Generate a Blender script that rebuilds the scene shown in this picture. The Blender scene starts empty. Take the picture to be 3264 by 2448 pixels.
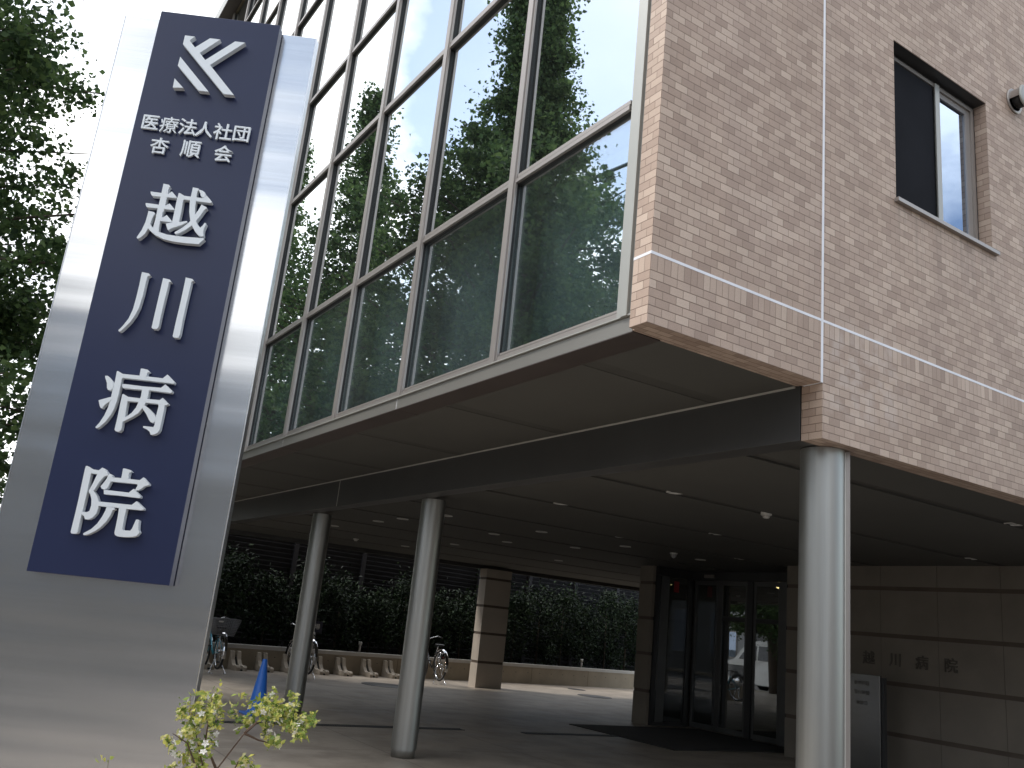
import bpy, bmesh, math, random
import numpy as np
from mathutils import Vector, Matrix
rad = math.radians
scene = bpy.context.scene
COL = scene.collection
# ------------------------------------------------------------ camera, sky, sun, exposure
CAM_Z = 1.45
cam_d = bpy.data.cameras.new('camera'); cam = bpy.data.objects.new('camera', cam_d); COL.objects.link(cam)
cam_d.sensor_fit = 'HORIZONTAL'; cam_d.sensor_width = 36.0; cam_d.lens = 30.977
cam_d.clip_start = 0.05; cam_d.clip_end = 3000
rows = ((0.83178164, -0.54601929, 0.10001121), (-0.22585805, -0.16831435, 0.95950947), (-0.50707736, -0.82069069, -0.26332364))
M = Matrix.Identity(4)
for i in range(3):
    for j in range(3):
        M[j][i] = rows[i][j]
M[2][3] = CAM_Z
cam.matrix_world = M
scene.camera = cam

SUN_EL, SUN_AZ = 50.0, 302.0      # azimuth clockwise from +Y: the sun stands over the street, ahead and to the left
world = bpy.data.worlds.new('World'); scene.world = world; world.use_nodes = True
wn, wl = world.node_tree.nodes, world.node_tree.links
wn.clear()
sky = wn.new('ShaderNodeTexSky'); sky.sky_type = 'NISHITA'; sky.sun_disc = False
sky.sun_elevation = rad(SUN_EL); sky.sun_rotation = rad(SUN_AZ); sky.air_density = 1.0; sky.dust_density = 0.6
tc = wn.new('ShaderNodeTexCoord')
mp = wn.new('ShaderNodeMapping'); mp.inputs['Scale'].default_value = (1, 1, 1.7); mp.inputs['Location'].default_value = (0.35, 0.1, 0.2)
nz = wn.new('ShaderNodeTexNoise'); nz.inputs['Scale'].default_value = 3.1; nz.inputs['Detail'].default_value = 7; nz.inputs['Roughness'].default_value = 0.52
rp = wn.new('ShaderNodeValToRGB'); rp.color_ramp.elements[0].position = 0.42; rp.color_ramp.elements[0].color = (.14, .14, .14, 1); rp.color_ramp.elements[1].position = 0.53
nz2 = wn.new('ShaderNodeTexNoise'); nz2.inputs['Scale'].default_value = 5.0; nz2.inputs['Detail'].default_value = 5
rp2 = wn.new('ShaderNodeValToRGB')
rp2.color_ramp.elements[0].position = 0.3; rp2.color_ramp.elements[0].color = (9.5, 10.3, 11.4, 1)
rp2.color_ramp.elements[1].position = 0.62; rp2.color_ramp.elements[1].color = (17, 17, 17, 1)
mx = wn.new('ShaderNodeMix'); mx.data_type = 'RGBA'
bg = wn.new('ShaderNodeBackground'); bg.inputs['Strength'].default_value = 0.10
wo = wn.new('ShaderNodeOutputWorld')
wl.new(tc.outputs['Generated'], mp.inputs['Vector']); wl.new(mp.outputs[0], nz.inputs['Vector']); wl.new(mp.outputs[0], nz2.inputs['Vector'])
dp = wn.new('ShaderNodeVectorMath'); dp.operation = 'DOT_PRODUCT'; dp.inputs[1].default_value = (.05, .93, .36)   # one broad bank of bright cloud up the street
mrw = wn.new('ShaderNodeMapRange'); mrw.inputs['From Min'].default_value = .90; mrw.inputs['From Max'].default_value = .975; mrw.inputs['To Max'].default_value = .3
adw = wn.new('ShaderNodeMath'); adw.operation = 'ADD'
wl.new(tc.outputs['Generated'], dp.inputs[0]); wl.new(dp.outputs['Value'], mrw.inputs['Value']); wl.new(mrw.outputs[0], adw.inputs[1]); wl.new(nz.outputs['Fac'], adw.inputs[0])
# and a clearing on the opposite side, behind the viewpoint
dq = wn.new('ShaderNodeVectorMath'); dq.operation = 'DOT_PRODUCT'; dq.inputs[1].default_value = (.62, -.62, .48)
mrq = wn.new('ShaderNodeMapRange'); mrq.inputs['From Min'].default_value = .80; mrq.inputs['From Max'].default_value = .97; mrq.inputs['To Max'].default_value = .12
sbw = wn.new('ShaderNodeMath'); sbw.operation = 'SUBTRACT'
wl.new(tc.outputs['Generated'], dq.inputs[0]); wl.new(dq.outputs['Value'], mrq.inputs['Value']); wl.new(mrq.outputs[0], sbw.inputs[1]); wl.new(adw.outputs[0], sbw.inputs[0])
wl.new(sbw.outputs[0], rp.inputs[0]); wl.new(nz2.outputs['Fac'], rp2.inputs[0])
wl.new(rp.outputs[0], mx.inputs['Factor']); skb = wn.new('ShaderNodeMix'); skb.data_type = 'RGBA'; skb.blend_type = 'MULTIPLY'; skb.inputs['Factor'].default_value = 1; skb.inputs['B'].default_value = (1.75, 1.72, 1.62, 1)   # hazy summer sky, paler than a clean one
wl.new(sky.outputs[0], skb.inputs['A']); wl.new(skb.outputs['Result'], mx.inputs['A']); wl.new(rp2.outputs[0], mx.inputs['B'])
wl.new(mx.outputs['Result'], bg.inputs['Color']); wl.new(bg.outputs[0], wo.inputs[0])

sd = bpy.data.lights.new('sun', 'SUN'); sd.energy = 2.0; sd.angle = rad(10); sd.color = (1.0, 0.96, 0.9)
sun = bpy.data.objects.new('sun', sd); COL.objects.link(sun)
a = rad(SUN_AZ); e_ = rad(SUN_EL)
sv = Vector((math.sin(a) * math.cos(e_), math.cos(a) * math.cos(e_), math.sin(e_)))
sun.rotation_euler = sv.to_track_quat('Z', 'Y').to_euler()
vs = scene.view_settings
scene.display_settings.display_device = 'sRGB'
vs.view_transform = 'Standard'; vs.look = 'None'; vs.exposure = 0.5; vs.gamma = 1; vs.use_curve_mapping = False
scene.cycles.max_bounces = 8; scene.cycles.transparent_max_bounces = 12; scene.cycles.use_denoising = True
scene.cycles.glossy_bounces = 5; scene.cycles.diffuse_bounces = 5

# ------------------------------------------------------------ helpers
def tag(o, label=None, cat=None, group=None, kind=None):
    if label: o['label'] = label
    if cat: o['category'] = cat
    if group: o['group'] = group
    if kind: o['kind'] = kind
    return o
def empty(name, loc, label, cat, group=None, rz=0):
    o = bpy.data.objects.new(name, None); COL.objects.link(o)
    o.location = loc; o.rotation_euler = (0, 0, rz); o.empty_display_size = 0.2
    return tag(o, label, cat, group)
def wm(o):
    m = Matrix.Translation(o.location) @ o.rotation_euler.to_matrix().to_4x4()
    return m if o.parent is None else wm(o.parent) @ o.matrix_parent_inverse @ m
def adopt(o, parent, local=False):
    """local: geometry is in the parent's own frame; otherwise it is in world coordinates and stays where it is"""
    o.parent = parent
    if not local: o.matrix_parent_inverse = wm(parent).inverted()
    return o
def copy_tree(o, parent=None):
    c = o.copy(); COL.objects.link(c)
    if parent is not None: c.parent = parent
    for ch in list(o.children): copy_tree(ch, c)
    return c
class MB:
    def __init__(s): s.v = []; s.f = []; s.sm = []
    def add(s, vs, fs, smooth=False):
        n = len(s.v); s.v += [tuple(x) for x in vs]; s.f += [tuple(i + n for i in f) for f in fs]; s.sm += [smooth] * len(fs); return s
    def box(s, x0, x1, y0, y1, z0, z1, T=None):
        vs = [(x, y, z) for z in (z0, z1) for y in (y0, y1) for x in (x0, x1)]
        if T is not None: vs = [T @ Vector(v) for v in vs]
        return s.add(vs, [(0, 2, 3, 1), (4, 5, 7, 6), (0, 1, 5, 4), (2, 6, 7, 3), (0, 4, 6, 2), (1, 3, 7, 5)])
    def cyl(s, p0, p1, r0, r1=None, n=16, caps=True, smooth=True):
        r1 = r0 if r1 is None else r1
        p0, p1 = Vector(p0), Vector(p1); d = (p1 - p0).normalized()
        a = d.orthogonal().normalized(); b = d.cross(a)
        vs = []
        for p, r in ((p0, r0), (p1, r1)):
            for i in range(n):
                t = 2 * math.pi * i / n; vs.append(p + (a * math.cos(t) + b * math.sin(t)) * r)
        fs = [(i, (i + 1) % n, n + (i + 1) % n, n + i) for i in range(n)]
        s.add(vs, fs, smooth)
        if caps:
            k = len(s.v) - 2 * n
            s.f += [tuple(k + i for i in reversed(range(n))), tuple(k + n + i for i in range(n))]; s.sm += [False, False]
        return s
    def tube(s, pts, rs, n=8, closed=False):
        pts = [Vector(p) for p in pts]
        if not isinstance(rs, (list, tuple)): rs = [rs] * len(pts)
        N = len(pts); vs = []; a = None
        for i, p in enumerate(pts):
            if closed: d = pts[(i + 1) % N] - pts[i - 1]
            else: d = pts[min(i + 1, N - 1)] - pts[max(i - 1, 0)]
            d.normalize()
            if a is None: a = d.orthogonal().normalized()
            a = (a - d * a.dot(d)).normalized(); b = d.cross(a)
            for k in range(n):
                t = 2 * math.pi * k / n; vs.append(p + (a * math.cos(t) + b * math.sin(t)) * rs[i])
        fs = []
        for i in range(N if closed else N - 1):
            j = (i + 1) % N
            for k in range(n):
                fs.append((i * n + k, i * n + (k + 1) % n, j * n + (k + 1) % n, j * n + k))
        if not closed: fs += [tuple(reversed(range(n))), tuple((N - 1) * n + k for k in range(n))]
        return s.add(vs, fs, True)
    def lathe(s, prof, c=(0, 0, 0), n=24, axis='Z', T=None):
        vs = []
        for r, h in prof:
            for i in range(n):
                t = 2 * math.pi * i / n; x, y = r * math.cos(t), r * math.sin(t)
                v = Vector((x, y, h)) if axis == 'Z' else Vector((x, h, y))
                v = v + Vector(c)
                vs.append(T @ v if T is not None else v)
        m = len(prof)
        return s.add(vs, [(i * n + k, i * n + (k + 1) % n, (i + 1) * n + (k + 1) % n, (i + 1) * n + k) for i in range(m - 1) for k in range(n)], True)
    def prism(s, poly, fn, d0, d1):
        """poly: 2D points; fn(a, b, depth) -> 3D"""
        n = len(poly)
        vs = [fn(a, b, d0) for a, b in poly] + [fn(a, b, d1) for a, b in poly]
        return s.add(vs, [tuple(reversed(range(n))), tuple(range(n, 2 * n))] + [(i, (i + 1) % n, n + (i + 1) % n, n + i) for i in range(n)])
    def build(s, name, mat, parent=None, bevel=0, recalc=True, local=False):
        me = bpy.data.meshes.new(name); me.from_pydata([tuple(v) for v in s.v], [], s.f)
        me.polygons.foreach_set('use_smooth', s.sm); me.validate()
        if recalc:
            bm = bmesh.new(); bm.from_mesh(me); bmesh.ops.recalc_face_normals(bm, faces=bm.faces); bm.to_mesh(me); bm.free()
        me.materials.append(mat)
        o = bpy.data.objects.new(name, me); COL.objects.link(o)
        if parent is not None: adopt(o, parent, local)
        if bevel:
            b = o.modifiers.new('bevel', 'BEVEL'); b.width = bevel; b.segments = 2; b.limit_method = 'ANGLE'; b.angle_limit = rad(40)
        return o
def B(name, mat, parent, *boxes, bevel=0):
    m = MB()
    for b in boxes: m.box(*b)
    return m.build(name, mat, parent, bevel)

# ------------------------------------------------------------ materials
def new_mat(name):
    m = bpy.data.materials.new(name); m.use_nodes = True
    nt = m.node_tree; return m, nt, nt.nodes['Principled BSDF']
def ramp(nt, src, stops):
    r = nt.nodes.new('ShaderNodeValToRGB'); cr = r.color_ramp
    while len(cr.elements) < len(stops): cr.elements.new(0.5)
    for el, (p, c) in zip(cr.elements, stops):
        el.position = p; el.color = (*c, 1) if len(c) == 3 else c
    nt.links.new(src, r.inputs[0]); return r.outputs[0]
def noise(nt, scale, detail=4, vec=None, rough=0.5, stretch=None):
    n = nt.nodes.new('ShaderNodeTexNoise'); n.inputs['Scale'].default_value = scale; n.inputs['Detail'].default_value = detail; n.inputs['Roughness'].default_value = rough
    if vec is None:
        t = nt.nodes.new('ShaderNodeNewGeometry'); vec = t.outputs['Position']
    if stretch:
        mpn = nt.nodes.new('ShaderNodeMapping'); mpn.inputs['Scale'].default_value = stretch; nt.links.new(vec, mpn.inputs[0]); vec = mpn.outputs[0]
    nt.links.new(vec, n.inputs['Vector']); return n.outputs['Fac']
def mat(name, col, rough=0.6, metal=0.0, var=0.12, scale=3.0, bump=0.0, bscale=60, spec=0.5, stretch=None, coat=0):
    m, nt, p = new_mat(name)
    c0 = tuple(max(0, x * (1 - var)) for x in col); c1 = tuple(min(1, x * (1 + var)) for x in col)
    if stretch == 'obj': stretch = None
    f = noise(nt, scale, 5, stretch=stretch)
    nt.links.new(ramp(nt, f, [(0.3, c0), (0.7, c1)]), p.inputs['Base Color'])
    p.inputs['Roughness'].default_value = rough; p.inputs['Metallic'].default_value = metal; p.inputs['Specular IOR Level'].default_value = spec
    p.inputs['Coat Weight'].default_value = coat
    if bump:
        b = nt.nodes.new('ShaderNodeBump'); b.inputs['Strength'].default_value = bump; b.inputs['Distance'].default_value = 0.01
        nt.links.new(noise(nt, bscale, 3), b.inputs['Height']); nt.links.new(b.outputs[0], p.inputs['Normal'])
    return m
def mth(nt, op, a, b=None, c=None):
    n = nt.nodes.new('ShaderNodeMath'); n.operation = op
    for i, v in enumerate((a, b, c)):
        if v is None: continue
        if isinstance(v, (int, float)): n.inputs[i].default_value = v
        else: nt.links.new(v, n.inputs[i])
    return n.outputs[0]
WX0, WY0, WZ0, WZJ = 2.925, 3.43, 3.088, 3.497   # corner of the tiled wall, underside and sealant joint
CH, CW = 0.0508, 0.1005
def brick_mat(name='brick_tile', dark=1.0):
    m, nt, p = new_mat(name); L = nt.links
    g = nt.nodes.new('ShaderNodeNewGeometry'); sp = nt.nodes.new('ShaderNodeSeparateXYZ'); L.new(g.outputs['Position'], sp.inputs[0])
    sn = nt.nodes.new('ShaderNodeSeparateXYZ'); L.new(g.outputs['True Normal'], sn.inputs[0])
    ax = mth(nt, 'ABSOLUTE', sn.outputs[0]); facex = mth(nt, 'GREATER_THAN', ax, 0.7)
    az = mth(nt, 'ABSOLUTE', sn.outputs[2]); facez = mth(nt, 'GREATER_THAN', az, 0.7)
    # along-wall coordinate: x on the front, -y on the returns, so that corner tiles wrap
    u0 = mth(nt, 'SUBTRACT', sp.outputs[0], WX0); u1 = mth(nt, 'SUBTRACT', WY0, sp.outputs[1])
    u = mth(nt, 'ADD', mth(nt, 'MULTIPLY', u0, mth(nt, 'SUBTRACT', 1.0, facex)), mth(nt, 'MULTIPLY', u1, facex))
    zz = mth(nt, 'SUBTRACT', sp.outputs[2], WZ0)
    v = mth(nt, 'ADD', mth(nt, 'MULTIPLY', zz, mth(nt, 'SUBTRACT', 1.0, facez)), mth(nt, 'MULTIPLY', u1, facez))
    up = mth(nt, 'GREATER_THAN', v, WZJ - WZ0)
    v2 = mth(nt, 'SUBTRACT', v, mth(nt, 'MULTIPLY', up, WZJ + 0.006 - WZ0))
    sold = mth(nt, 'MULTIPLY', mth(nt, 'GREATER_THAN', v, 6 * CH), mth(nt, 'SUBTRACT', 1.0, up))
    row = mth(nt, 'FLOOR', mth(nt, 'DIVIDE', v2, CH)); row = mth(nt, 'MULTIPLY', row, mth(nt, 'SUBTRACT', 1.0, sold))
    row = mth(nt, 'ADD', row, mth(nt, 'MULTIPLY', sold, 777.0))
    par = mth(nt, 'MULTIPLY', mth(nt, 'ABSOLUTE', mth(nt, 'MODULO', row, 2.0)), mth(nt, 'SUBTRACT', 1.0, sold))
    wdt = mth(nt, 'SUBTRACT', CW, mth(nt, 'MULTIPLY', sold, CW / 2))
    us = mth(nt, 'DIVIDE', mth(nt, 'ADD', u, mth(nt, 'MULTIPLY', mth(nt, 'SUBTRACT', 1.0, par), CW / 2)), wdt)
    colm = mth(nt, 'FLOOR', us); fu = mth(nt, 'FRACT', us)
    fv_n = mth(nt, 'FRACT', mth(nt, 'DIVIDE', v2, CH)); fv_s = mth(nt, 'DIVIDE', mth(nt, 'SUBTRACT', v, 6 * CH), WZJ - WZ0 - 6 * CH)
    du = mth(nt, 'MULTIPLY', mth(nt, 'MINIMUM', fu, mth(nt, 'SUBTRACT', 1.0, fu)), wdt)
    dvn = mth(nt, 'MULTIPLY', mth(nt, 'MINIMUM', fv_n, mth(nt, 'SUBTRACT', 1.0, fv_n)), CH)
    dvs = mth(nt, 'MULTIPLY', mth(nt, 'MINIMUM', fv_s, mth(nt, 'SUBTRACT', 1.0, fv_s)), 2 * CH)
    dv = mth(nt, 'ADD', mth(nt, 'MULTIPLY', dvn, mth(nt, 'SUBTRACT', 1.0, sold)), mth(nt, 'MULTIPLY', dvs, sold))
    # vertical joints are tighter than bed joints
    mort = mth(nt, 'MINIMUM', mth(nt, 'MULTIPLY', du, 1.6), dv)
    mr = nt.nodes.new('ShaderNodeMapRange'); mr.interpolation_type = 'SMOOTHSTEP'
    mr.inputs['From Min'].default_value = 0.0014; mr.inputs['From Max'].default_value = 0.0032; L.new(mort, mr.inputs['Value'])
    cb = nt.nodes.new('ShaderNodeCombineXYZ'); L.new(colm, cb.inputs[0]); L.new(row, cb.inputs[1]); L.new(facex, cb.inputs[2])
    wnz = nt.nodes.new('ShaderNodeTexWhiteNoise'); wnz.noise_dimensions = '3D'; L.new(cb.outputs[0], wnz.inputs['Vector'])
    tile = ramp(nt, wnz.outputs['Value'], [(0.0, (.375, .275, .215)), (0.25, (.43, .318, .25)), (0.5, (.465, .35, .277)), (0.75, (.505, .385, .305)), (1.0, (.57, .445, .355))])
    fine = ramp(nt, noise(nt, 240, 4), [(0.25, (.82, .82, .82)), (0.75, (1.12, 1.12, 1.12))])
    big = ramp(nt, noise(nt, 1.3, 4), [(0.3, (.95, .945, .94)), (0.7, (1.04, 1.045, 1.06))])
    streak = ramp(nt, noise(nt, 2.0, 5, stretch=(3, 3, .5)), [(0.35, (.95, .95, .96)), (0.65, (1.03, 1.03, 1.03))])
    def mul(a, b):
        x = nt.nodes.new('ShaderNodeMix'); x.data_type = 'RGBA'; x.blend_type = 'MULTIPLY'; x.inputs['Factor'].default_value = 1
        L.new(a, x.inputs['A']); L.new(b, x.inputs['B']); return x.outputs['Result']
    c = mul(mul(mul(tile, fine), big), streak)
    # pale salt bloom on the tiles low down beside the sealant joint, and a faint run-off stain under the window
    def soft(s, a0, a1, b0, b1):
        o = []
        for p0, p1 in ((a0, a1), (b1, b0)):
            r = nt.nodes.new('ShaderNodeMapRange'); r.interpolation_type = 'SMOOTHSTEP'; r.inputs['From Min'].default_value = p0; r.inputs['From Max'].default_value = p1; L.new(s, r.inputs['Value']); o.append(r.outputs[0])
        return mth(nt, 'MULTIPLY', o[0], o[1])
    bloom = mth(nt, 'MULTIPLY', mth(nt, 'MULTIPLY', soft(sp.outputs[0], 4.3, 4.5, 5.0, 5.4), soft(sp.outputs[2], 2.85, 3.0, 3.45, 3.65)), ramp(nt, noise(nt, 9, 5), [(0.42, (0, 0, 0)), (0.62, (1, 1, 1))]))
    xb = nt.nodes.new('ShaderNodeMix'); xb.data_type = 'RGBA'; L.new(mth(nt, 'MULTIPLY', bloom, .38), xb.inputs['Factor']); L.new(c, xb.inputs['A']); xb.inputs['B'].default_value = (.62, .54, .49, 1); c = xb.outputs['Result']
    stn = mth(nt, 'MULTIPLY', mth(nt, 'MULTIPLY', soft(sp.outputs[0], 5.1, 5.2, 6.35, 6.5), soft(sp.outputs[2], 3.9, 4.5, 4.6, 4.64)), ramp(nt, noise(nt, 3, 4, stretch=(6, 6, .3)), [(0.45, (0, 0, 0)), (0.65, (1, 1, 1))]))
    xc = nt.nodes.new('ShaderNodeMix'); xc.data_type = 'RGBA'; L.new(mth(nt, 'MULTIPLY', stn, .35), xc.inputs['Factor']); L.new(c, xc.inputs['A']); xc.inputs['B'].default_value = (.22, .18, .15, 1); c = xc.outputs['Result']
    x = nt.nodes.new('ShaderNodeMix'); x.data_type = 'RGBA'; L.new(mr.outputs[0], x.inputs['Factor']); x.inputs['A'].default_value = (.20, .14, .105, 1); L.new(c, x.inputs['B'])
    L.new(x.outputs['Result'], p.inputs['Base Color']); p.inputs['Roughness'].default_value = 0.62; p.inputs['Specular IOR Level'].default_value = 0.35
    b = nt.nodes.new('ShaderNodeBump'); b.inputs['Strength'].default_value = 0.7; b.inputs['Distance'].default_value = 0.003
    h = mth(nt, 'ADD', mr.outputs[0], mth(nt, 'MULTIPLY', noise(nt, 300, 3), 0.35)); h = mth(nt, 'ADD', h, mth(nt, 'MULTIPLY', wnz.outputs['Value'], 0.25))
    L.new(h, b.inputs['Height']); L.new(b.outputs[0], p.inputs['Normal'])
    return m
BRICK = brick_mat()
def steel(name, col, rough, aniso=0.0, stretch=(1, 1, 60), var=.06, bump=0.02, wave=None):
    m, nt, p = new_mat(name)
    f = noise(nt, 3, 4, stretch=stretch)
    nt.links.new(ramp(nt, f, [(0.3, tuple(x * (1 - var) for x in col)), (0.7, tuple(x * (1 + var) for x in col))]), p.inputs['Base Color'])
    p.inputs['Metallic'].default_value = 1; 
    f2 = noise(nt, 1.5, 3)
    mr = nt.nodes.new('ShaderNodeMapRange'); mr.inputs['To Min'].default_value = rough * .85; mr.inputs['To Max'].default_value = rough * 1.15; nt.links.new(f2, mr.inputs['Value']); nt.links.new(mr.outputs[0], p.inputs['Roughness'])
    if aniso:
        p.inputs['Anisotropic'].default_value = aniso
        t = nt.nodes.new('ShaderNodeTangent'); t.direction_type = 'RADIAL'; t.axis = 'Z'; nt.links.new(t.outputs[0], p.inputs['Tangent'])
    if bump:
        b = nt.nodes.new('ShaderNodeBump'); b.inputs['Strength'].default_value = bump; b.inputs['Distance'].default_value = 0.01 if wave is None else 0.06
        nt.links.new(noise(nt, 2.2, 3) if wave is None else noise(nt, 1.0, 3, stretch=wave), b.inputs['Height']); nt.links.new(b.outputs[0], p.inputs['Normal'])
    return m
def glass_mat(name, tint, refl0, refl1, rcol=(1, 1, 1), wav=0.0, rough=0.0, dust_haze=.015):
    """coated architectural glass: mirror over a tinted see-through body"""
    m = bpy.data.materials.new(name); m.use_nodes = True; nt = m.node_tree; nt.nodes.clear(); L = nt.links
    o = nt.nodes.new('ShaderNodeOutputMaterial'); mxs = nt.nodes.new('ShaderNodeMixShader')
    tr = nt.nodes.new('ShaderNodeBsdfTransparent'); tr.inputs[0].default_value = (*tint, 1)
    gl = nt.nodes.new('ShaderNodeBsdfGlossy'); gl.inputs[0].default_value = (*rcol, 1); gl.inputs['Roughness'].default_value = rough
    lw = nt.nodes.new('ShaderNodeLayerWeight'); lw.inputs[0].default_value = 0.5
    mr = nt.nodes.new('ShaderNodeMapRange'); mr.inputs['To Min'].default_value = refl0; mr.inputs['To Max'].default_value = refl1
    L.new(lw.outputs['Facing'], mr.inputs['Value']); L.new(mr.outputs[0], mxs.inputs[0]); L.new(tr.outputs[0], mxs.inputs[1]); L.new(gl.outputs[0], mxs.inputs[2])
    if wav:
        b = nt.nodes.new('ShaderNodeBump'); b.inputs['Strength'].default_value = wav; b.inputs['Distance'].default_value = 0.02
        L.new(noise(nt, 0.9, 1), b.inputs['Height']); L.new(b.outputs[0], gl.inputs['Normal'])
    # thin dusty film, also a painted haze that lightens the dark reflections
    df = nt.nodes.new('ShaderNodeBsdfDiffuse'); df.inputs[0].default_value = (.55, .60, .58, 1); ms2 = nt.nodes.new('ShaderNodeMixShader')
    L.new(ramp(nt, noise(nt, 1.4, 5, stretch=(1, 1, .5)), [(0.3, (dust_haze * .6,) * 3), (0.7, (dust_haze * 1.4,) * 3)]), ms2.inputs[0]); L.new(mxs.outputs[0], ms2.inputs[1]); L.new(df.outputs[0], ms2.inputs[2])
    L.new(ms2.outputs[0], o.inputs[0]); return m
def leaf_mat(name, cols, trans=0.35, rough=0.6):
    m, nt, p = new_mat(name); L = nt.links
    at = nt.nodes.new('ShaderNodeAttribute'); at.attribute_name = 'leafrand'
    c = ramp(nt, at.outputs['Fac'], [(i / max(1, len(cols) - 1), c) for i, c in enumerate(cols)])
    L.new(c, p.inputs['Base Color']); p.inputs['Roughness'].default_value = rough; p.inputs['Specular IOR Level'].default_value = 0.2
    tr = nt.nodes.new('ShaderNodeBsdfTranslucent'); L.new(c, tr.inputs[0])
    ms = nt.nodes.new('ShaderNodeMixShader'); ms.inputs[0].default_value = trans
    L.new(p.outputs[0], ms.inputs[1]); L.new(tr.outputs[0], ms.inputs[2]); L.new(ms.outputs[0], nt.nodes['Material Output'].inputs[0]); return m
def leaves(name, pts, size, m, parent, seed=0, droop=0.3, aspect=0.8, local=False):
    """pts: (N,3) leaf centres -> one mesh of small folded leaves"""
    rng = np.random.default_rng(seed); N = len(pts)
    th = rng.uniform(0, 2 * np.pi, N); ph = rng.normal(-droop, 0.55, N)
    d = np.stack([np.cos(th) * np.cos(ph), np.sin(th) * np.cos(ph), np.sin(ph)], 1)
    r = rng.normal(size=(N, 3)); s = np.cross(d, r); s /= np.linalg.norm(s, axis=1)[:, None]; up = np.cross(s, d)
    sz = size * rng.uniform(0.6, 1.35, N)[:, None]
    w = sz * aspect / 2
    a0 = pts - d * sz * .5; a1 = pts + s * w + up * sz * .12 + d * sz * .08; a2 = pts + d * sz * .5; a3 = pts - s * w + up * sz * .12 + d * sz * .08
    V = np.stack([a0, a1, a2, a3], 1).reshape(-1, 3).astype(np.float32)
    me = bpy.data.meshes.new(name)
    me.vertices.add(4 * N); me.vertices.foreach_set('co', V.ravel())
    base = np.arange(N) * 4
    tri = np.stack([base, base + 1, base + 2, base, base + 2, base + 3], 1).ravel().astype(np.int32)
    me.loops.add(6 * N); me.loops.foreach_set('vertex_index', tri)
    me.polygons.add(2 * N); me.polygons.foreach_set('loop_start', np.arange(0, 6 * N, 3, dtype=np.int32)); me.polygons.foreach_set('loop_total', np.full(2 * N, 3, dtype=np.int32))
    at = me.attributes.new('leafrand', 'FLOAT', 'POINT'); at.data.foreach_set('value', np.repeat(rng.uniform(0, 1, N), 4).astype(np.float32))
    me.update(); me.validate(); me.materials.append(m)
    o = bpy.data.objects.new(name, me); COL.objects.link(o)
    if parent is not None: adopt(o, parent, local)
    return o
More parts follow.
